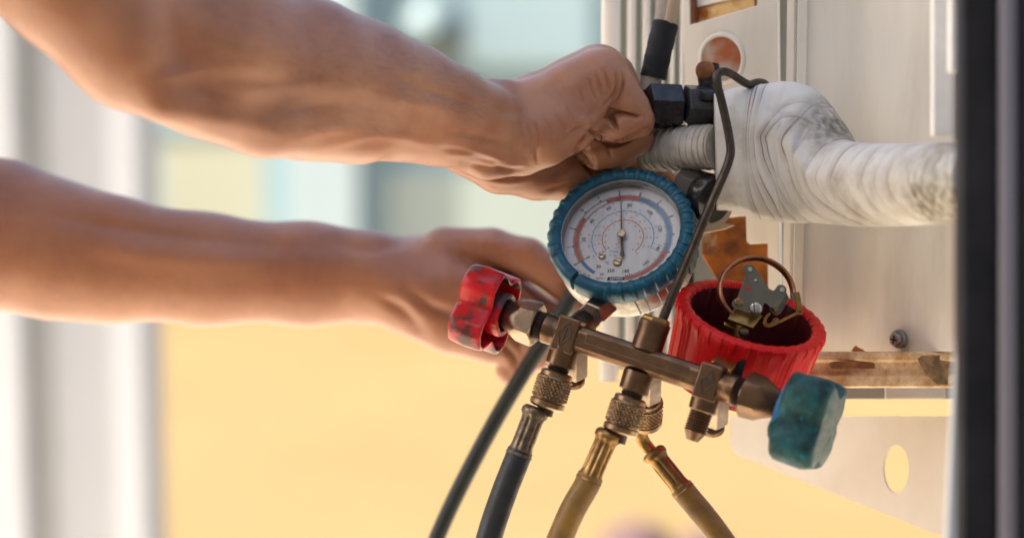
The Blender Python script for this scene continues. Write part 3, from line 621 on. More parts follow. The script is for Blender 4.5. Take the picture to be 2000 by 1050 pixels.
# stem: from block 1 up to the case
gst = D3((0, 0), -34) + stem_dir * 140
st_ax = unit(gst - M(0)); L_st = np.linalg.norm(gst - M(0))
pg = obj('dial_gauge', MB().lathe(GD, gn, [(-92, 2), (-92, 112), (-88, 128), (-78, 138), (-66, 142), (-10, 143), (0, 135), (6, 135), (6, 126), (-3, 124), (-3, 2)], 96), M_silver, man, label='round dial pressure gauge with a ribbed blue rim')
cyl('stem_collar', M(0), st_ax, [(24, 29), (L_st * 0.42, 29), (L_st * 0.45, 26), (L_st * 0.45, 14)], M_brass, b1)
cyl('stem_thread', M(0), st_ax, [(L_st * 0.4, 20)] + threads(L_st * 0.45, L_st * 0.66, 24, 5, 2.5), mat('crusty_thread', (0.07, 0.045, 0.03), 0.7, 0.4, col2=(0.16, 0.10, 0.06), nscale=600, bump=0.8, bscale=900, bdist=0.0003), pg)
obj('stem_hex', MB().lathe(M(0), st_ax, [(L_st * 0.63, 27), (L_st * 0.66, 30), (L_st + 6, 30)], 6, hint=tuple(e3 + e1 * .3)), M_brass_l, pg, smooth=0, bevel=2)
obj('dial', MB().lathe(GD, gn, [(-2, 1), (-1, 121), (0, 121), (0.02, 1)], 96, cap=(True, True)), mat('dial_face', (0.84, 0.84, 0.83), 0.5, col2=(0.77, 0.76, 0.74), nscale=90, namt=(0.4, 0.8), col3=(0.35, 0.22, 0.12), n3=520, amt3=(0.76, 0.82)), pg)
def sweep(o, ax_, hintv, th0, th1, n, prof, mod):
    u, v, a = frame(ax_, tuple(hintv)); rs = []
    for th in np.linspace(th0, th1, n):
        P = [mod(th, t, r, i) for i, (t, r) in enumerate(prof)]
        rs.append(np.array([o + a * t + r * (math.cos(th) * u + math.sin(th) * v) for t, r in P]))
    return MB().rings(rs)
# angle helper in the dial plane measured like frame(gn, a1): u=a1, v=gn x a1
gv = np.cross(gn, a1)
def ang(p): q = a1 * p[0] + a2 * p[1]; return math.atan2(q.dot(gv), q.dot(a1))
gap = ang(dl(262, 800)); gsgn = 1 if ang(dl(840, 485) * 0 + A(0.0, 1.0)) > 0 else -1
NR = 35
def boot_mod(th, t, r, i):
    x = (th * NR / (2 * math.pi)) % 1.0
    da = abs((th - gap + math.pi) % (2 * math.pi) - math.pi)
    quiet = 1 - min(1, max(0, (0.55 - da) / 0.1))
    rib = float(np.interp(x, [0, 0.05, 0.36, 0.46, 0.5], [0, 1, 1, 0.15, 0])) * quiet
    if i in (1, 2, 3, 4, 5, 6): r += 3.2 * rib if i > 1 else -0.4 * rib; t += 2.2 * rib if i < 5 else 0
    return t, r
bprof = [(26, 121), (31, 122), (35, 127), (35.5, 134), (32, 142), (26, 147), (14, 149), (0, 148.5), (-6, 148), (-8, 146), (-8, 136), (18, 135.5), (18, 124)]
obj('rim_boot', sweep(GD, gn, a1, gap + 0.045, gap + 2 * math.pi - 0.03, NR * 16 + 1, bprof, boot_mod), M_blue, pg, smooth=35)
obj('bezel', MB().lathe(GD, gn, [(-1, 124), (22, 124.5), (25, 124.5), (27, 123), (26.5, 120), (22, 119.8), (0, 120.6), (-1, 121)], 96, closed=True), mat('bezel_grey', (0.34, 0.335, 0.31), 0.35, 0.7, col2=(0.22, 0.215, 0.20), nscale=120), pg)
# thin straps running back over the case from the ribs, lower right
M_clear = mat('strap_edge', (0.02, 0.035, 0.033), 0.4, col2=(0.08, 0.075, 0.06), nscale=300)
ga_b = ang(dl(560, 900)); ga_r = ang(dl(980, 560))
dth = (ga_r - ga_b + math.pi) % (2 * math.pi) - math.pi
for k in range(9):
    th_ = ga_b + dth * (0.08 + 0.135 * k); dirv = a1 * math.cos(th_) + gv * math.sin(th_); tn = np.cross(gn, dirv)
    for w_, rr_ in ((-2.0, 0),) if k % 2 else ((2.5, 0),):
        obj('strap', MB().tube([GD + gn * -6 + dirv * 143.4 + tn * w_, GD - gn * 30 + dirv * 142.6 + tn * (w_ + 2.5), GD - gn * 66 + dirv * 141.6 + tn * (w_ + 5), GD - gn * 86 + dirv * 130 + tn * (w_ + 6)], 2.1, 6), M_clear, pg)
# blue skirt that grips the case on the right side
def skirt_mod(th, t, r, i):
    x = (th * NR / (2 * math.pi)) % 1.0
    return t, r + (1.6 if 0 < x < 0.34 and i in (0, 1, 2) else 0)
thr = ga_b + dth * 0.85; thr2 = ga_b + dth * 1.9
obj('boot_skirt', sweep(GD, gn, a1, min(thr, thr2), max(thr, thr2), 200, [(-6, 148), (-30, 147), (-56, 145.5), (-59, 140), (-6, 140)], skirt_mod), M_blue, pg, smooth=35)
# dial print
M_pk = mat('print_black', (0.035, 0.035, 0.04), 0.6); M_pr = mat('print_red', (0.55, 0.095, 0.075), 0.6, col2=(0.60, 0.16, 0.13), nscale=300); M_pb = mat('print_blue', (0.06, 0.22, 0.42), 0.6, col2=(0.10, 0.27, 0.47), nscale=300)
M_prl = mat('print_faded_red', (0.62, 0.20, 0.17), 0.6); M_pbl = mat('print_faded_blue', (0.18, 0.38, 0.58), 0.6); M_gk = mat('print_grey', (0.22, 0.22, 0.22), 0.6)
def cang(p): return math.atan2(p[1], p[0])            # angle in (a1,a2)
def rad_of(cx, cy): return np.linalg.norm(dl(cx, cy))
def arc(mb, r0, r1, t0, t1, h=0.5):
    n = max(3, int(abs(t1 - t0) / 0.04)); P = []
    for t in np.linspace(t0, t1, n):
        for r in (r0, r1): P.append(D3((r * math.cos(t), r * math.sin(t)), h))
    f = [(2 * i, 2 * i + 1, 2 * i + 3, 2 * i + 2) for i in range(n - 1)]; mb.add(P, f)
def cw(a, b):                                         # clockwise from a to b
    while b > a: b -= 2 * math.pi
    while a - b > 2 * math.pi: b += 2 * math.pi
    return a, b
def tick(mb, t, r0, r1, w, h=0.6):
    d = A(math.cos(t), math.sin(t)); q = A(-d[1], d[0]) * w / 2
    mb.add([D3(d * r0 - q, h), D3(d * r0 + q, h), D3(d * r1 + q, h), D3(d * r1 - q, h)], [(0, 1, 2, 3)])
RA_ = 92.5 * gs
bands = {'print_red_band': (MB(), M_pr), 'print_blue_band': (MB(), M_pb)}
for key, p, q in (('print_blue_band', (383, 708), (303, 637)), ('print_red_band', (303, 637), (331, 369)), ('print_red_band', (467, 263), (672, 250)), ('print_blue_band', (672, 250), (822, 570)), ('print_red_band', (822, 570), (568, 747))):
    t0, t1 = cw(cang(dl(*p)), cang(dl(*q))); arc(bands[key][0], RA_ - 3.6, RA_ + 3.6, t0, t1)
for k, (mb, m) in bands.items(): obj(k, mb, m, pg, smooth=0, kind='stuff')
tk = MB()
t0, t1 = cw(cang(dl(303, 637)), cang(dl(568, 747))); arc(tk, RA_ + 4.0, RA_ + 4.6, t0, t1, 0.7); arc(tk, RA_ - 4.6, RA_ - 4.0, t0, t1, 0.7)
nums = [(0, 268, 657), (1, 228, 550), (2, 245, 432), (3, 315, 318), (4, 418, 240), (5, 549, 207), (6, 679, 215), (7, 795, 267), (8, 865, 358)]
angs_ = [cang(dl(x, y)) for _, x, y in nums]
for i in range(1, len(angs_)):
    while angs_[i] > angs_[i - 1]: angs_[i] -= 2 * math.pi
angs_.append(2 * angs_[-1] - angs_[-2]); angs_.append(2 * angs_[-1] - angs_[-2]); angs_.append(2 * angs_[-1] - angs_[-2])
for i in range(len(angs_) - 1):
    for k in range(10):
        t = angs_[i] + (angs_[i + 1] - angs_[i]) * k / 10
        if t < t1: break
        tick(tk, t, RA_ + 4.5, RA_ + (10 if k == 0 else 8.5 if k == 5 else 7.0), 1.7 if k else 2.8)
for t in np.arange(t0, t1, -0.046):
    k = int(round((t0 - t) / 0.046)); tick(tk, t, RA_ - 4.5, RA_ - (10 if k % 5 == 0 else 7.5), 1.6)
obj('print_ticks', tk, M_pk, pg, smooth=0, kind='stuff')
def text(mb, s, cx, cy, size, radial=True, rot=0, h=0.9, flip=False):
    cu = bpy.data.curves.new('t', 'FONT'); cu.body = s; cu.align_x = 'CENTER'; cu.align_y = 'CENTER'; cu.size = size / 0.7; cu.resolution_u = 3; cu.offset = 0.022 * size
    o = bpy.data.objects.new('t', cu); me = bpy.data.meshes.new_from_object(o)
    p = dl(cx, cy); up = (dl(560, 0) - dl(560, 400)); up = up / np.linalg.norm(up)
    if radial: up = p / np.linalg.norm(p)
    if flip: up = -up
    cr, sr = math.cos(rot), math.sin(rot); up = A(up[0] * cr - up[1] * sr, up[0] * sr + up[1] * cr); rt = A(up[1], -up[0])
    V = [D3(p + rt * v.co.x + up * v.co.y, h) for v in me.vertices]
    if V: mb.add(V, [tuple(f.vertices) for f in me.polygons])
    bpy.data.objects.remove(o); bpy.data.curves.remove(cu); bpy.data.meshes.remove(me)
tx = MB(); tg = MB()
for n, x, y in nums: text(tx if n != 4 else tg, str(n), x, y, 7.0)
for sx_, x, y in (('0', 347, 613), ('20', 322, 503), ('40', 375, 388), ('60', 480, 307), ('80', 610, 288), ('100', 730, 333), ('120', 790, 435), ('140', 776, 553)): text(tx, sx_, x, y, 7.5)
text(tx, '160', 697, 650, 7.4, flip=True); text(tx, '180', 572, 700, 7.2, False); text(tx, '350', 482, 697, 7.2, False, -0.06); text(tx, '30', 407, 672, 7.2, False, -0.1)
text(tx, '°C', 462, 650, 6.0, False); text(tg, 'psi', 428, 715, 5.2, False, -0.12); text(tg, 'kg/cm²', 417, 742, 4.6, False, -0.2); text(tg, '60 76', 333, 723, 5.2, False, -0.5); text(tg, 'cmHg', 285, 695, 4.2, False, -0.65)
obj('print_numeral', tx, M_pk, pg, smooth=0, kind='stuff'); obj('print_unit', tg, M_gk, pg, smooth=0, kind='stuff')
fb, frd = MB(), MB()
for mb, r, p, q in ((fb, rad_of(560, 325), (388, 604), (735, 555)), (frd, rad_of(600, 382), (447, 574), (640, 582))):
    ta, tb = cw(cang(dl(*p)), cang(dl(*q))); arc(mb, r - 0.9, r + 0.9, ta, tb, 0.5)
    for k, t in enumerate(np.linspace(ta, tb, 24)): tick(mb, t, r, r + 3.5, 1.0)
    lab = ['-40', '-30', '-20', '-10', '0', '10', '20', '30', '40', '50', '60', '70']
    for k, t in enumerate(np.linspace(ta, tb, 12)):
        for dr in (7, -6):
            rr = r + dr; P = (rr * math.cos(t), rr * math.sin(t)); u_ = P[0] * dy_ - P[1] * c_ * dx_; w_ = -P[0] * dx_ - P[1] * c_ * dy_
            text(mb, lab[k], 561.6 + u_ * 3.182 / gs, 491.7 + w_ * 3.182 / gs, 3.4)
text(fb, 'R-404A', 508, 578, 4.0, False, -0.3); text(fb, 'R-134a', 500, 602, 4.0, False, -0.3); text(frd, 'R-22', 530, 528, 4.0, False, 0.5); text(frd, 'R-12', 527, 552, 4.0, False, 0.5)
obj('print_blue_scale', fb, M_pbl, pg, smooth=0, kind='stuff'); obj('print_red_scale', frd, M_prl, pg, smooth=0, kind='stuff')
bx = MB(); p4 = [dl(462, 735), dl(567, 733), dl(566, 754), dl(458, 757)]; bx.add([D3(p, 0.6) for p in p4], [(0, 1, 2, 3)]); obj('print_box', bx, M_pk, pg, smooth=0)
tw = MB(); text(tw, 'RETARD', 516, 745, 5.0, False, 0.0, 1.1); obj('print_word', tw, M_white, pg, smooth=0, kind='stuff')
nd = MB(); hub = dl(560, 485)
def strip(p, q, w0, w1, h0=9, h1=11):
    p, q = np.array(p), np.array(q); d = (q - p) / np.linalg.norm(q - p); n_ = A(-d[1], d[0])
    P = [D3(p - n_ * w0, h0), D3(p + n_ * w0, h0), D3(q + n_ * w1, h0), D3(q - n_ * w1, h0)]; P += [x + gn * (h1 - h0) for x in P]
    nd.add(P, [(0, 1, 2, 3), (7, 6, 5, 4), (0, 4, 5, 1), (1, 5, 6, 2), (2, 6, 7, 3), (3, 7, 4, 0)])
strip(hub, dl(561, 243), 1.7, 0.55); strip(hub, dl(560, 606), 2.6, 2.6); strip(dl(545, 612), dl(574, 612), 0.8, 0.8, 8.8, 11.2); strip(dl(560, 596), dl(560, 632), 4.6, 1.2, 8.7, 11.3)
obj('needle', nd, M_dark, pg, smooth=0)
obj('needle_hub', MB().lathe(D3(hub), gn, [(0.5, 6), (12, 9.4), (14, 9.4), (16, 7.5), (16.5, 1)], 28), mat('hub_gold', (0.42, 0.35, 0.25), 0.35, 0.9), pg)
for cx_, cy_, r_ in ((432, 608, 7.2), (525, 646, 9.2)):
    sc_o = obj('dial_screw', MB().lathe(D3(dl(cx_, cy_)), gn, [(0.5, r_), (4, r_), (6, r_ * 0.8), (6.5, 0.5)], 28), mat('screw_gold', (0.45, 0.36, 0.22), 0.35, 0.9), pg)
    obj('screw_slot', MB().box(D3(dl(cx_, cy_), 6.2), unit(a1 - a2), unit(a1 + a2), gn, r_ * 0.8, 0.9, 0.9), M_dark, sc_o, smooth=0)
# glass
M_glass = bpy.data.materials.new('gauge_glass'); M_glass.use_nodes = True; nt = M_glass.node_tree; nt.nodes.clear()
o_ = nt.nodes.new('ShaderNodeOutputMaterial'); tr = nt.nodes.new('ShaderNodeBsdfTransparent'); gl = nt.nodes.new('ShaderNodeBsdfGlossy'); gl.inputs['Roughness'].default_value = 0.08
df_ = nt.nodes.new('ShaderNodeBsdfDiffuse'); df_.inputs[0].default_value = (0.6, 0.58, 0.55, 1)
fz = nt.nodes.new('ShaderNodeFresnel'); fz.inputs[0].default_value = 1.45
mx = nt.nodes.new('ShaderNodeMixShader'); nt.links.new(fz.outputs[0], mx.inputs[0]); nt.links.new(tr.outputs[0], mx.inputs[1]); nt.links.new(gl.outputs[0], mx.inputs[2])
tcn = nt.nodes.new('ShaderNodeTexCoord'); mpn = nt.nodes.new('ShaderNodeMapping'); mpn.inputs['Scale'].default_value = (3, 1, 0.6); mpn.inputs['Rotation'].default_value = (0.3, 0.8, 0.4); nt.links.new(tcn.outputs['Object'], mpn.inputs[0])
nzn = nt.nodes.new('ShaderNodeTexNoise'); nzn.inputs['Scale'].default_value = 70; nzn.inputs['Detail'].default_value = 10; nt.links.new(mpn.outputs[0], nzn.inputs['Vector'])
mr = nt.nodes.new('ShaderNodeMapRange'); mr.inputs[1].default_value = 0.45; mr.inputs[2].default_value = 0.8; mr.inputs[3].default_value = 0.0; mr.inputs[4].default_value = 0.16; nt.links.new(nzn.outputs[0], mr.inputs[0])
m2 = nt.nodes.new('ShaderNodeMixShader'); nt.links.new(mr.outputs[0], m2.inputs[0]); nt.links.new(mx.outputs[0], m2.inputs[1]); nt.links.new(df_.outputs[0], m2.inputs[2]); nt.links.new(m2.outputs[0], o_.inputs[0])
obj('glass', MB().lathe(GD, gn, [(22, 119.5), (24.3, 119), (25, 100), (25.6, 1)], 64, cap=(False, True)), M_glass, pg, smooth=60)

# ---- opened red gauge
rn = unit(A(0.24 * 0.91, -0.97 * 0.91, -0.41)); rb1 = unit(A(0.97, 0.24, 0)); rb2 = np.cross(rn, rb1)
RC = Q(1452, 672, 54)
rprof = [(-84, 2), (-84, 128), (-82, 133), (-76, 136), (-40, 139), (0, 142), (36, 145), (50, 147), (58, 149), (64, 148.5), (68, 144), (69, 136), (67, 128), (62, 124), (56, 122), (0, 119), (-58, 117), (-60, 112), (-60, 2)]
rg = np.random.RandomState(4); gr = []
for g0 in np.arange(0, 2 * math.pi, 0.40): gr += [g0, g0 + 0.075, g0 + 0.15]
_u, _v, _a = frame(rn, tuple(rb1)); _d = M(TB) - RC + e1 * 30; TH_F = math.atan2(_d.dot(_v), _d.dot(_u))
def rmod(th, t, r, i):
    if 1 < i < 14:
        quiet_ = np.clip((np.abs((th - TH_F + math.pi) % (2 * math.pi) - math.pi) - 0.55) / 0.2, 0.06, 1)
        for g_ in gr:
            dd = (th - g_ + math.pi) % (2 * math.pi) - math.pi
            if i < 8: r = r + quiet_ * (2.4 * np.exp(-(dd / 0.02) ** 2) - 2.2 * np.exp(-((dd - 0.036) / 0.012) ** 2))
        x = (th * 34 / (2 * math.pi)) % 1.0
        if i >= 7: r = r + (2.8 if i < 11 else -2.2) * ((x > 0.0) & (x < 0.42))
    return r
rgauge = obj('red_boot', MB().lathe(RC, rn, rprof, 680, hint=tuple(rb1), mod=rmod), M_red, man, smooth=40, label='open red plastic gauge boot with its dial missing')
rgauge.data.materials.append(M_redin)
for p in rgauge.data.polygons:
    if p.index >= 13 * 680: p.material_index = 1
# square brass stem through the boot wall
hs = Q(1412, 722, -78)
hdir = unit(hs - RC - rn * np.dot(hs - RC, rn)); wallp = RC + rn * np.dot(hs - RC, rn) + hdir * 138
obj('boot_opening_shade', MB().lathe(wallp + e1 * 9 + e2 * 3, hdir, [(-6, 40), (4.9, 40), (5.0, 2)], 4, hint=tuple(rn + rb1)), M_black, rgauge, smooth=0)  # solid black patch stands for the dark hole in the boot wall
sa = unit(wallp - M(TB)); Ls = np.linalg.norm(wallp - M(TB))
cyl('stem_port', M(TB), sa, [(10, 27), (Ls * 0.62, 27), (Ls * 0.66, 24)], M_brass, b3)
obj('stem_nut', MB().lathe(M(TB), sa, [(Ls * 0.55, 26), (Ls * 0.6, 31), (Ls + 12, 31)], 4, hint=tuple(e2 + e1)), M_gold, rgauge, smooth=0, bevel=2)
# movement: brass socket block, plates, bourdon tube
IZ = 30
def I(cx, cy, z=0): return Q(1380 + cx / 5.25, 480 + cy / 5.25, IZ + z)
mv = obj('movement_block', MB().add([I(280, 640, -14), I(575, 712, -14), I(475, 842, -34), I(213, 748, -34), I(300, 660, 70), I(600, 725, 70), I(505, 935, 50), I(240, 850, 50)],
        [(0, 1, 2, 3), (3, 2, 6, 7), (1, 5, 6, 2), (0, 3, 7, 4), (4, 7, 6, 5), (0, 4, 5, 1)]), M_gold, man, smooth=0, bevel=2, label='yellow brass movement with copper tube rising from the red boot')
obj('block_post', MB().lathe(I(330, 850, 0), unit(A(-0.1, 1, 0.05)), [(-26, 15), (14, 15), (16, 12), (30, 12)], 28), M_gold, mv)
obj('post_nut', MB().lathe(I(375, 880, -12), unit(A(0.3, 0.2, -0.9)), [(0, 10), (6, 10), (8, 7), (8, 2)], 20), M_brass_l, mv)
obj('base_plate', MB().prism(I(285, 900, 0), unit(A(0.94, 0.34, 0)), unit(A(-0.2, 0.5, 0.8)), unit(A(0, -1, 0.4)), [(-26, -16), (26, -16), (26, 16), (-26, 16)], 0, 8), M_gold, mv, smooth=0, bevel=1.5)
plate = [(375, 240), (380, 215), (400, 195), (438, 187), (470, 197), (490, 215), (590, 368), (640, 440), (668, 458), (688, 458), (705, 440), (722, 412), (745, 398), (772, 397), (800, 410), (818, 436), (818, 470), (742, 606), (725, 630), (700, 639), (664, 635), (640, 620), (618, 595), (600, 588), (583, 600), (578, 640), (570, 672), (550, 702), (525, 709), (420, 682), (283, 640), (262, 612), (262, 578), (280, 552), (312, 534), (400, 315), (402, 290)]
def flat(name, pts, z0, z1, m, par, **k):
    P = [I(x, y, (z0 + z1) / 2) for x, y in pts]
    return obj(name, MB().prism(A(0, 0, P[0][2]), A(1, 0, 0), A(0, 1, 0), A(0, 0, 1), [p[:2] for p in P], -(z1 - z0) / 2, (z1 - z0) / 2), m, par, smooth=0, bevel=0.7, **k)
pl_ = flat('front_plate', plate, -26, -21, M_steel, mv)
hl = [(421 + 24 * math.cos(t), 435 + 21 * math.sin(t)) for t in np.arange(20) / 20 * 2 * math.pi]
flat('plate_hole', hl, -27, -25.9, mat('hole_red', (0.45, 0.02, 0.015), 0.5), pl_)
flat('rear_plate', [(700, 470), (760, 460), (820, 480), (838, 520), (830, 570), (760, 690), (720, 715), (680, 700), (650, 660), (640, 620)], 24, 29, M_steel, mv)
def stud(cx, cy, r, z0, z1, m, par, slot=None):
    o = obj('rivet', MB().lathe(I(cx, cy, 0), A(0, 0, -1), [(-z0, r), (-z1 - 1.5, r), (-z1, r * 0.8), (-z1 + 0.1, 0.5)], 24), m, par)
    if slot is not None:
        d = A(math.cos(slot), math.sin(slot), 0); obj('slot', MB().box(I(cx, cy, z1), d, A(-d[1], d[0], 0), A(0, 0, 1), r * 0.95, 1.1, 0.8), M_dark, o, smooth=0)
stud(431, 240, 5, -22, -29, M_screw, pl_); stud(755, 446, 5.4, -22, -29, M_screw, pl_); stud(320, 576, 8.5, -22, -34, M_gold, pl_); stud(322, 572, 4.5, -34, -38, M_brass_l, pl_); stud(488, 636, 11, -22, -38, M_screw, pl_, 1.5); stud(678, 584, 2.2, -22, -28, M_gold, pl_)
obj('pivot_pin', MB().tube([I(515, 365, -24), I(502, 350, -50)], 2.6, 12), M_screw, pl_)
stud(700, 650, 5, 26, -20, M_gold, mv)
# bourdon tube: flattened copper C
bc = I(512, 470, 6); bxv = unit(A(1, 0.12, 0.10)); byv = unit(A(-0.1, -1, 0.30)); byv = unit(byv - bxv * byv.dot(bxv)); bnv = np.cross(bxv, byv)
pts_ = []
for t in np.linspace(R(232), R(2), 60): pts_.append(bc + bxv * 74 * math.cos(t) + byv * 69 * math.sin(t))
th = np.arange(20) / 20 * 2 * math.pi; rs = []
for j, p in enumerate(pts_):
    rd = unit(p - bc); rs.append(p + np.outer(5.2 * np.cos(th), rd) + np.outer(12 * np.sin(th), bnv))
obj('bourdon_tube', MB().rings(rs), M_copper, mv, smooth=60)
tipp = pts_[-1]
obj('tube_tip', MB().box(tipp + A(2, 4, 0), unit(A(0.9, -0.1, 0)), unit(A(0.25, 1, 0.1)), A(0, 0, 1), 6.5, 7, 10), mat('verdigris_solder', (0.16, 0.24, 0.21), 0.6, 0.3, col2=(0.30, 0.29, 0.26), nscale=500, bump=0.6, bscale=900, bdist=0.0003), mv, smooth=0, bevel=2.5)
flat('tip_link', [(890, 475), (948, 470), (962, 530), (968, 560), (978, 640), (985, 680), (965, 705), (935, 705), (918, 680), (922, 620), (912, 560), (900, 520)], -14, -4, M_gold, mv)
stud(950, 670, 3, -13, -17, M_dark, mv)
flat('link_arm', [(915, 682), (940, 700), (745, 795), (730, 770)], -10, -6, M_gold, mv)
flat('sector_hook', [(745, 760), (735, 742), (705, 735), (680, 750), (665, 785), (635, 800), (612, 785), (615, 750), (660, 700), (640, 680), (590, 735), (575, 790), (592, 825), (630, 840), (680, 825), (735, 800)], -16, -10, M_gold, mv)
stud(708, 766, 3, -15, -19, M_brass_l, mv)

# ------------------------------------------------------------------ hoses
def knurl(name, o, axis, m, parent, r=35.5, L=62):
    n = 168; u, v, a = frame(axis, tuple(e3)); th = np.arange(n) / n * 2 * math.pi; rs = []
    pr = [(-14, 20, 0), (-14, r - 8, 0), (-11, r - 4, 0), (-3, r - 4, 0), (0, r - 2, 0)]
    K = 26
    rows = 34; L2 = L * 0.66
    for j in range(rows + 1): pr.append((j / rows * L2, r, 1 if 1 < j < rows - 1 else 0))
    pr += [(L2 + 1.5, r - 3.5, 0), (L2 + 4, r - 4, 0), (L2 + 6, r - 0.5, 0), (L2 + 15, r - 0.5, 0), (L2 + 18, r - 4, 0), (L2 + 20, r - 10, 0), (L2 + 20, 18, 0)]
    tri = lambda x: 2 * np.abs((x % 1) - 0.5)
    for t, rr, w in pr:
        x = th * K / (2 * math.pi); y = t / (2 * math.pi * r / K) * 0.8
        kk = np.minimum(tri(x + y), tri(x - y))
        R_ = rr + w * (kk * 4.4 - 2.6) ; rs.append(o + a * t + np.outer(R_ * np.cos(th), u) + np.outer(R_ * np.sin(th), v))
    return obj(name, MB().rings(rs), m, parent, smooth=25)
def ferrule(o, axis, m, parent, L=92, r=26, ph=0.0):
    pr = [(-6, 14), (-6, r - 3), (-3, r + 2), (2, r + 5), (10, r + 5), (15, r + 1), (22, r - 1)] + [(22 + k * (L - 44) / 8, r - 1) for k in range(1, 9)] + [(L - 14, r + 0.5), (L - 6, r + 3), (L - 1, r + 5), (L, r + 3), (L, r - 4)]
    def mod(th, t, rr, k):
        w = min(1, max(0, (t - 12) / 12)) * min(1, max(0, (L - 8 - t) / 12))
        return rr - w * 3.2 * np.abs(np.cos(3 * th + ph)) ** 10 + w * 0.5
    return obj('ferrule', MB().lathe(o, axis, pr, 96, hint=tuple(e3), mod=mod), m, parent, smooth=40)
h1 = root('charging_hose', M(0, -220), 'black rubber hose with a dark brass ferrule, leftmost under the manifold', 'hose', 'charging hoses')
kn = knurl('knurled_nut', M(0, -88), -e2, M_knurl, h1)
cyl('neck', M(0), -e2, [(140, 17), (162, 17)], M_dark, h1)
f0 = Q(1047, 800, 0); fa = unit(Q(1014, 886, -4) - f0)
ferrule(f0, fa, M_ferr, h1, 96, 22.5)
obj('hose', MB().tube(spline([f0 + fa * 84, f0 + fa * 110, Q(985, 960, -8), Q(958, 1040, -14), Q(930, 1150, -22), Q(915, 1260, -30)], 8), 25.5, 32), M_bhose, h1)
h2 = root('charging_hose', M(TM, -220), 'brown rubber hose with a yellow brass ferrule, straight below the middle port', 'hose', 'charging hoses')
knurl('knurled_nut', M(TM, -88), -e2, M_knurl, h2)
cyl('neck', M(TM), -e2, [(140, 17), (166, 17)], M_dark, h2)
f0 = Q(1190, 846, -54); fa = unit(Q(1152, 932, -54) - f0)
ferrule(f0, fa, M_fgold, h2, 100, 22, 0.4)
obj('hose', MB().tube(spline([f0 + fa * 88, f0 + fa * 114, Q(1118, 996, -54), Q(1086, 1070, -56), Q(1040, 1180, -60), Q(1000, 1290, -66)], 8), 25.5, 32), M_yhose, h2)
h3 = root('charging_hose', M(TM, -240, -40), 'brown rubber hose on a bent brass elbow, leaning right behind the middle port', 'hose', 'charging hoses')
ko = M(TM + 8) + RA * 116
knurl('knurled_nut', ko - RA * 4, RA, M_knurl, h3, 34.5, 60)
ez = ko[2] + RA[2] * 56
obj('elbow', MB().tube(spline([ko + RA * 40, Q(1251, 842, ez), Q(1257, 862, ez + 8), Q(1270, 880, ez + 8), Q(1284, 897, ez + 4)], 8), 13.5, 24), M_gold, h3)
f0 = Q(1276, 884, ez + 6); fa = unit(Q(1335, 958, ez - 6) - f0)
ferrule(f0, fa, M_fgold, h3, 98, 20.5, 0.2)
obj('hose', MB().tube(spline([f0 + fa * 86, f0 + fa * 112, Q(1378, 1010, ez - 8), Q(1416, 1062, ez - 10), Q(1470, 1150, ez - 14), Q(1520, 1250, ez - 18)], 8), 24, 32), M_yhose, h3)
gh = obj('green_hose', MB().tube(spline([Q(1150, 520, 690), Q(1118, 575, 680), Q(1080, 640, 665), Q(1040, 700, 650), Q(985, 790, 640), Q(930, 890, 630), Q(875, 1000, 620), Q(830, 1110, 610), Q(800, 1220, 600)], 8), 18, 28), M_ghose)
tag(gh, 'blurred dark green hose curving down behind the red knob from the farther hand', 'hose', 'charging hoses')

# ------------------------------------------------------------------ the person: one continuous skin surface from a distance field
def axis_grid(segs):
    out = []
    for a, b, st in segs: out.append(np.arange(a, b, st))
    return np.concatenate(out + [np.array([segs[-1][1]])]).astype(np.float32)
gx = axis_grid([(-2750, -1150, 40), (-1150, -700, 16), (-700, -180, 8), (-180, -60, 3.6), (-60, 380, 2.6), (380, 460, 8)])
gy = axis_grid([(-1500, -620, 40), (-620, -470, 12), (-470, -110, 2.7), (-110, 0, 4.5), (0, 320, 4.5), (320, 1700, 60)])
gz = axis_grid([(-1100, 20, 12), (20, 390, 3.0), (390, 500, 20), (500, 1120, 8), (1120, 1400, 30)])
F = np.full((len(gx), len(gy), len(gz)), 300.0, np.float32)
def region(lo, hi):
    r = []
    for g_, a, b in zip((gx, gy, gz), lo, hi):
        i0, i1 = np.searchsorted(g_, a), np.searchsorted(g_, b); r.append(slice(max(0, i0 - 1), min(len(g_), i1 + 1)))
    return r
def seg_dist(sl, p0, r0, p1, r1, sq=None):
    X = gx[sl[0]][:, None, None]; Y = gy[sl[1]][None, :, None]; Z = gz[sl[2]][None, None, :]
    a = np.array(p0, float); b = np.array(p1, float); px, py, pz = X - a[0], Y - a[1], Z - a[2]; d = b - a
    if sq is not None:
        w, f = unit(sq[0]), sq[1]; k = (1 / f - 1); dp = px * w[0] + py * w[1] + pz * w[2]
        px, py, pz = px + w[0] * k * dp, py + w[1] * k * dp, pz + w[2] * k * dp; d = d + w * k * d.dot(w)
    L2 = max(d.dot(d), 1e-6); t = np.clip((px * d[0] + py * d[1] + pz * d[2]) / L2, 0, 1)
    return np.sqrt((px - t * d[0]) ** 2 + (py - t * d[1]) ** 2 + (pz - t * d[2]) ** 2) - (r0 + (r1 - r0) * t)
def cap_(p0, r0, p1, r1, k=18.0, sq=None, cut=False):
    rm = max(r0, r1) * max(1, (sq[1] if sq else 1)) + 2.2 * k + 14
    sl = region(np.minimum(p0, p1) - rm, np.maximum(p0, p1) + rm)
    d = seg_dist(sl, p0, r0, p1, r1, sq).astype(np.float32); f = F[sl[0], sl[1], sl[2]]
    if cut:
        h = np.clip(0.5 - 0.5 * (f + d) / k, 0, 1); F[sl[0], sl[1], sl[2]] = f * (1 - h) - d * h + k * h * (1 - h)
    else:
        h = np.clip(0.5 + 0.5 * (f - d) / k, 0, 1); F[sl[0], sl[1], sl[2]] = f * (1 - h) + d * h - k * h * (1 - h)
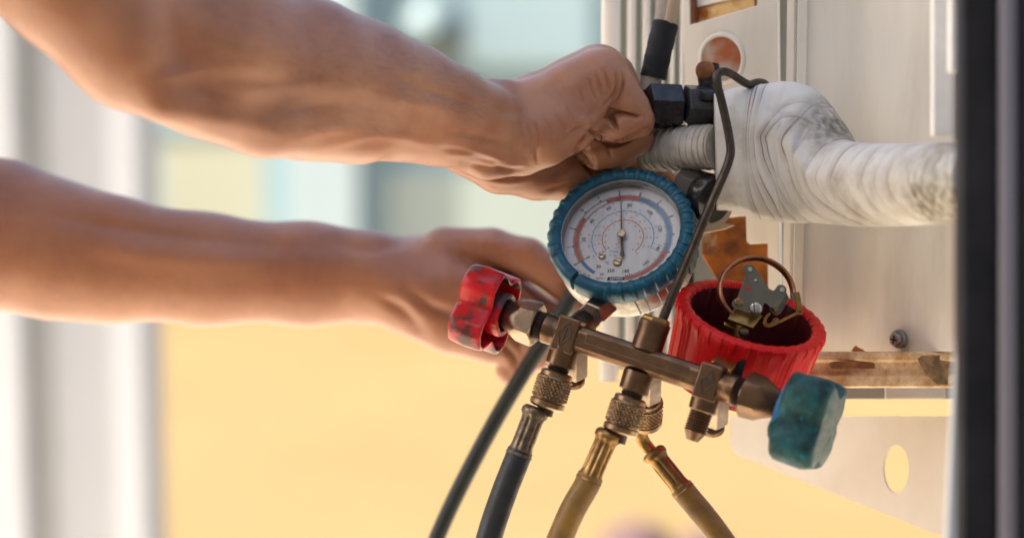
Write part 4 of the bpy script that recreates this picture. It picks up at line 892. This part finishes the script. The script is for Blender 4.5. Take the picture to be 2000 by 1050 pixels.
def chain(pts, k=18.0, sq=None, k0=None):
    """pts: (x, y, z, r) in photo pixels at depth z"""
    for i in range(len(pts) - 1):
        (x0, y0, z0, r0), (x1, y1, z1, r1) = pts[i], pts[i + 1]
        cap_(Q(x0, y0, z0), r0 * (1 + z0 / DP), Q(x1, y1, z1), r1 * (1 + z1 / DP), k0 if (k0 and i == 0) else k, sq)
HZ = 150
# nearer arm, from the shoulder to the wrist
chain([(-560, -760, -200, 190), (-180, -330, -380, 165), (150, -60, -470, 158), (272, 62, -470, 150)], 40)
chain([(272, 62, -470, 148), (420, 104, -370, 160), (590, 150, -250, 150), (700, 176, -165, 131), (790, 198, -85, 110), (860, 222, -10, 94), (935, 246, HZ - 80, 88)], 40)
chain([(330, 190, -510, 50), (520, 232, -370, 62), (700, 250, -200, 52)], 50)          # flexor belly underneath
chain([(964, 186, HZ - 42, 33), (984, 186, HZ - 32, 32)], 24)                                   # ulna head
chain([(880, 265, HZ - 110, 46), (955, 290, HZ - 60, 52), (1020, 300, HZ - 20, 44)], 30)
# back of the hand, four metacarpals side by side in depth
for (z, r, yo) in ((HZ - 6, 60, 0), (HZ + 52, 62, -8), (HZ + 112, 60, -10), (HZ + 165, 54, -6)):
    chain([(968, 254 + yo * .4, HZ + (z - HZ) * .55 - 25, 72), (1050, 224 + yo, z, r + 8), (1120, 188 + yo, z, r + 3), (1168, 156 + yo, z, r)], 22)
chain([(1120, 262, HZ + 60, 40), (1180, 268, HZ + 62, 34)], 10)
chain([(1010, 275, HZ - 40, 56), (1060, 262, HZ - 36, 60), (1110, 240, HZ - 28, 54), (1150, 210, HZ - 20, 44)], 22)     # edge of the hand
# thumb base below
chain([(905, 300, HZ + 20, 42), (975, 326, HZ + 55, 50), (1050, 334, HZ + 95, 55), (1110, 340, HZ + 125, 48)], 14)
chain([(1100, 345, HZ + 100, 46), (1170, 356, HZ + 135, 36), (1240, 360, HZ + 150, 28), (1285, 372, HZ + 160, 22)], 12)
chain([(1236, 305, HZ + 128, 25), (1270, 324, HZ + 135, 24), (1306, 358, HZ + 140, 21)], 6)
# fingers, each a separate bent chain
def finger(z, pts, k=5): chain([(x, y, z + dz, r) for x, y, dz, r in pts], k)
finger(HZ - 2, [(1182, 142, 0, 46), (1206, 172, -4, 40), (1232, 210, -6, 36), (1243, 232, -4, 35)], 7)
finger(HZ - 2, [(1245, 236, -4, 34), (1212, 249, -8, 30), (1182, 250, 4, 27), (1160, 240, 22, 22)], 1.5)
finger(HZ + 54, [(1190, 150, 0, 46), (1222, 200, 0, 40), (1242, 258, -2, 35)], 7)
finger(HZ + 66, [(1244, 268, -4, 35), (1200, 294, -10, 33), (1168, 302, -6, 30), (1140, 290, 12, 26)], 2)
finger(HZ + 112, [(1196, 150, 0, 46), (1232, 210, 0, 38), (1240, 280, 2, 33)], 7)
finger(HZ + 112, [(1240, 280, 2, 33), (1206, 308, 0, 30), (1160, 300, 0, 26)], 3)
finger(HZ + 165, [(1196, 150, 0, 44), (1236, 210, 0, 36), (1246, 270, 2, 31), (1214, 300, 0, 28)], 6)
for P_, zz, rr_ in (([(1184, 218), (1200, 222)], HZ - 40, 6), ([(1191, 222), (1197, 236)], HZ - 38, 5), ([(1138, 290), (1150, 312), (1166, 344)], HZ + 34, 9), ([(1182, 279), (1206, 285)], HZ - 4, 6), ([(1240, 268), (1262, 252)], HZ + 4, 6)):
    for p, q in zip(P_[:-1], P_[1:]): cap_(Q(p[0], p[1], zz), rr_, Q(q[0], q[1], zz), rr_, 7, None, True)
# farther arm and hand
B_ = 780
chain([(-900, -420, 700, 190), (-500, 180, 740, 158), (-150, 440, B_, 150)], 40)
chain([(-150, 440, B_, 150), (0, 458, B_, 141), (110, 488, B_, 130), (210, 506, B_, 119), (400, 526, B_, 105), (600, 535, B_, 96), (715, 540, B_, 91)], 40)
chain([(60, 420, B_ - 60, 60), (220, 455, B_ - 60, 58), (420, 490, B_ - 40, 50)], 40)
for z, yo, r in ((-60, 30, 62), (-10, 0, 66), (45, -14, 60), (95, -10, 54)):
    chain([(730, 545, B_ + z * .5, 78), (830, 548 + yo, B_ + z, r + 10), (905, 545 + yo, B_ + z, r)], 26)
chain([(790, 590, B_ - 40, 60), (880, 625, B_ - 50, 62), (960, 660, B_ - 40, 52)], 24)
chain([(870, 494, B_ - 20, 52), (960, 490, B_ - 30, 44), (1030, 505, B_ - 50, 40), (1090, 545, B_ - 60, 34), (1130, 590, B_ - 60, 28)], 12)
for z, p in ((-66, [(905, 570, 0, 56), (985, 590, -6, 44), (1050, 640, -6, 38), (1046, 690, 4, 34)]), (-6, [(905, 560, 0, 58), (1000, 585, 0, 44), (1075, 625, 0, 38), (1080, 690, 0, 33)]),
             (-40, [(900, 610, 0, 56), (975, 650, 0, 46), (1020, 700, 0, 38), (1000, 722, 10, 32)])):
    chain([(x, y, B_ + z + dz, r) for x, y, dz, r in p], 9)
# trunk outside the picture joins both arms
cap_(Q(-560, -760, -200), 185, Q(-950, -560, 480), 270, 80); cap_(Q(-900, -420, 700), 185, Q(-950, -560, 480), 270, 80)
cap_(Q(-980, -480, 420), 270, Q(-1050, 700, 420), 250, 80)

def surface_net(F):
    S_ = F < 0; nx, ny, nz = F.shape
    c = [S_[i:nx - 1 + i, j:ny - 1 + j, k:nz - 1 + k] for i in (0, 1) for j in (0, 1) for k in (0, 1)]
    cnt = sum(x.astype(np.int8) for x in c); act = (cnt > 0) & (cnt < 8); idx = np.argwhere(act); ids = np.full(act.shape, -1, np.int64); ids[act] = np.arange(len(idx))
    acc = np.zeros((len(idx), 3)); n = np.zeros(len(idx)); I0, J0, K0 = idx.T; G = (gx, gy, gz)
    cor = [(i, j, k) for i in (0, 1) for j in (0, 1) for k in (0, 1)]
    for p in cor:
        for ax in range(3):
            if p[ax]: continue
            q = list(p); q[ax] = 1
            f0 = F[I0 + p[0], J0 + p[1], K0 + p[2]]; f1 = F[I0 + q[0], J0 + q[1], K0 + q[2]]; m = (f0 < 0) != (f1 < 0)
            t = np.where(m, f0 / np.where(m, f0 - f1, 1), 0)
            P0 = np.stack([gx[I0 + p[0]], gy[J0 + p[1]], gz[K0 + p[2]]], 1); P1 = np.stack([gx[I0 + q[0]], gy[J0 + q[1]], gz[K0 + q[2]]], 1)
            acc[m] += (P0 + (P1 - P0) * t[:, None])[m]; n[m] += 1
    V = acc / n[:, None]; faces = []
    for ax in range(3):
        b, c_ = (ax + 1) % 3, (ax + 2) % 3
        sl0 = [slice(1, -1)] * 3; sl0[ax] = slice(0, -1); sl1 = [slice(1, -1)] * 3; sl1[ax] = slice(1, None)
        s0, s1 = S_[tuple(sl0)], S_[tuple(sl1)]; e = np.argwhere(s0 != s1); off = np.array([1, 1, 1]); off[ax] = 0; flip = s0[tuple(e.T)]; e = e + off
        q = []
        for db, dc in ((-1, -1), (0, -1), (0, 0), (-1, 0)):
            o = e.copy(); o[:, b] += db; o[:, c_] += dc; q.append(ids[tuple(o.T)])
        q = np.stack(q, 1); q[~flip] = q[~flip][:, ::-1]; faces.append(q)
    return V, np.concatenate(faces)
V, FA = surface_net(F)
ok = (FA >= 0).all(1); FA = FA[ok]
E_ = np.concatenate([FA[:, [i, (i + 1) % 4]] for i in range(4)])
def relax(V, it, w=0.5):
    for _ in range(it):
        a = np.zeros_like(V); n = np.zeros(len(V)); np.add.at(a, E_[:, 0], V[E_[:, 1]]); np.add.at(n, E_[:, 0], 1); np.add.at(a, E_[:, 1], V[E_[:, 0]]); np.add.at(n, E_[:, 1], 1)
        V = V * (1 - w) + a / np.maximum(n, 1)[:, None] * w
    return V
V = relax(V, 2)
def vnormals(V):
    n = np.cross(V[FA[:, 2]] - V[FA[:, 0]], V[FA[:, 3]] - V[FA[:, 1]]); N = np.zeros_like(V)
    for i in range(4): np.add.at(N, FA[:, i], n)
    return N / np.maximum(np.linalg.norm(N, axis=1), 1e-9)[:, None]
VN = vnormals(V)
if (VN * (V - V.mean(0))).sum() < 0: FA = FA[:, ::-1]; VN = -VN
# skin folds and tendons: pushed into (or out of) the real surface along lines on the near hand
def fold(line, w, dep, zmax=270, face=-0.15, taper=True):
    global V
    L = [Q(*p)[:2] if len(p) == 2 else Q(*p[:2])[:2] for p in line]
    if len(L) > 2: L = [np.array(p[:2]) for p in spline([A(p[0], p[1], 0) for p in L], 5)]
    lo = np.min(L, 0) - 4 * w; hi = np.max(L, 0) + 4 * w; sc = 1 + V[:, 2] / DP; PX = V[:, :2] / sc[:, None]
    m = np.where((PX[:, 0] > lo[0]) & (PX[:, 0] < hi[0]) & (PX[:, 1] > lo[1]) & (PX[:, 1] < hi[1]) & (V[:, 2] < zmax) & (VN[:, 2] < face))[0]
    if not len(m): return
    best = np.full(len(m), 1e9); bt = np.zeros(len(m)); n = len(L) - 1
    for i in range(n):
        a, d = L[i], L[i + 1] - L[i]; t = np.clip(((PX[m] - a) @ d) / max(d @ d, 1e-9), 0, 1); q = np.linalg.norm(PX[m] - a - t[:, None] * d, axis=1)
        c = q < best; best[c] = q[c]; bt[c] = ((i + t) / n)[c]
    tp = np.sqrt(np.clip(np.sin(np.pi * np.clip(bt, 0.03, 0.97)), 0, 1)) if taper else 1
    V[m] -= VN[m] * (dep * tp * np.exp(-(best / w) ** 2))[:, None]
FOLDS = [([(1190, 218), (1212, 221), (1236, 226), (1250, 228)], 3.6, 15), ([(1190, 220), (1198, 238), (1204, 254)], 3.8, 17), ([(1155, 256), (1178, 274), (1200, 282), (1236, 268), (1262, 254)], 4.2, 17),
  ([(1186, 282), (1188, 296), (1192, 306)], 3.0, 7), ([(1154, 256), (1140, 276), (1126, 294)], 4.5, 16), ([(1130, 298), (1146, 318), (1160, 340)], 5, 16), ([(1196, 214), (1170, 244), (1150, 262)], 4, 10),
  ([(1150, 150), (1154, 172), (1163, 196)], 3.2, 3.4), ([(1163, 140), (1170, 165), (1174, 188)], 3.2, 3.6), ([(1178, 135), (1187, 158), (1190, 180)], 3.4, 4.2), ([(1200, 140), (1206, 160), (1200, 186), (1180, 206)], 3.4, 5), ([(1217, 146), (1219, 166), (1208, 192), (1190, 212)], 3.4, 5.5),
  ([(1132, 172), (1136, 190), (1140, 206)], 3.2, 2.4), ([(1218, 160), (1212, 178)], 3, 2.5),
  ([(1040, 236), (1052, 270), (1048, 308)], 3.6, 2.4), ([(1062, 226), (1074, 260), (1078, 292)], 3.4, 2.2), ([(1084, 214), (1096, 244), (1102, 270)], 3.4, 2.2), ([(1108, 204), (1118, 228), (1124, 252)], 3.2, 2.2),
  ([(1030, 250), (1040, 280), (1036, 300)], 3.2, 1.8), ([(1048, 268), (1045, 290), (1050, 318)], 3.0, 2.4), ([(1120, 242), (1140, 234), (1152, 240)], 5, -5), ([(1106, 262), (1126, 250), (1144, 250)], 3.2, 3), ([(1148, 232), (1156, 222), (1168, 214)], 4, 3),
  ([(905, 318), (960, 332), (1000, 332)], 6, 7), ([(968, 326), (995, 334), (1020, 330)], 5, 6), ([(880, 300), (930, 300), (985, 312)], 8, -5), ([(925, 345), (985, 356), (1040, 350)], 7, -4), ([(1050, 345), (1090, 340), (1118, 318)], 5, 4), ([(1060, 372), (1100, 362), (1130, 345)], 5, 3), ([(1082, 330), (1105, 322), (1120, 305)], 4, 3),
  ([(420, 205), (560, 215), (700, 200), (800, 205)], 20, 9), ([(560, 270), (640, 252), (720, 250)], 12, -8), ([(640, 284), (740, 262), (860, 285)], 10, -7), ([(700, 190), (790, 200), (880, 215)], 14, -7), ([(760, 150), (830, 175), (900, 200), (960, 222)], 10, 5), ([(420, 165), (520, 175), (640, 160)], 16, -8), ([(960, 200), (985, 216), (1012, 222)], 8, 5),
  ([(880, 258), (940, 268), (1005, 285)], 8, 4), ([(860, 290), (915, 300), (970, 318)], 6, 4), ([(350, -60), (345, 60), (362, 150)], 56, 28), ([(330, 180), (480, 168), (600, 190)], 26, 12), ([(300, 215), (430, 235), (560, 262)], 16, -7)]
for l, w, d in FOLDS: fold(l, w, d * (1.6 if (w <= 3.6 and abs(d) < 6 and min(p[0] for p in l) > 1000) else 0.6 if max(p[0] for p in l) < 901 and w < 30 else 1))
for l, w, d in (([(905, 505), (985, 540), (1060, 590), (1100, 630)], 11, 18), ([(790, 560), (850, 604), (905, 618)], 12, 12), ([(820, 470), (870, 500), (880, 560)], 24, -9), ([(930, 600), (985, 622), (1030, 668)], 9, 12), ([(960, 655), (1000, 690), (1010, 715)], 8, 9),
                ([(90, 420), (240, 446), (420, 470), (640, 486)], 16, 8), ([(120, 470), (300, 500), (520, 510)], 22, -8), ([(640, 470), (720, 486), (800, 470)], 14, 8), ([(740, 580), (790, 610), (830, 660)], 12, 9), ([(900, 460), (960, 474), (1040, 486)], 10, -6)): fold(l, w, d, 2000)
V = relax(V, 1, 0.3)
sc_all = 0
per = MB().add(V, FA.tolist())
pers = obj('person', per, M_skin, smooth=180)
tag(pers, 'person reaching in from the left with two bare arms, one fist closed beside the valve', 'person')
VN = vnormals(V)
PX = V[:, :2] / (1 + V[:, 2] / DP)[:, None] + np.array([1000, 525])
cand = np.where((V[:, 2] < 250) & (PX[:, 0] > 380) & (PX[:, 0] < 985) & (PX[:, 1] < 330) & (PX[:, 1] > -60) & (VN[:, 2] < 0.35) & (VN[:, 1] < 0.35))[0]
cand = cand[PX[cand, 0] < 945]; wq = np.where(V[cand, 0] < -180, 8, np.where(V[cand, 0] < -60, 3.6, 2.6)) * np.where(V[cand, 1] < -110, 2.7, 4.5); wq = wq / wq.sum()
rg = np.random.RandomState(5); pick = rg.choice(cand, 2000, p=wq)
hr = MB()
for i in pick:
    n_ = VN[i]; t_ = unit(A(0.9, 0.15, 0.3) + rg.normal(0, 0.35, 3)); t_ = unit(t_ - n_ * t_.dot(n_)); L_h = rg.uniform(14, 38); sd2 = np.cross(t_, n_) * rg.uniform(0.08, 0.15)
    p0 = V[i] + (rg.rand(3) - 0.5) * 6 - n_ * 1.0; p1 = p0 + t_ * L_h * 0.5 + n_ * L_h * 0.28; p2 = p0 + t_ * L_h + n_ * L_h * 0.34 + A(0, 2, 0)
    hr.add([p0 - sd2, p0 + sd2, p1 + sd2 * .8, p1 - sd2 * .8, p2], [(0, 1, 2, 3), (3, 2, 4)])
obj('arm_hair', hr, mat('hair', (0.035, 0.02, 0.013), 0.4), pers, smooth=0, kind='stuff')
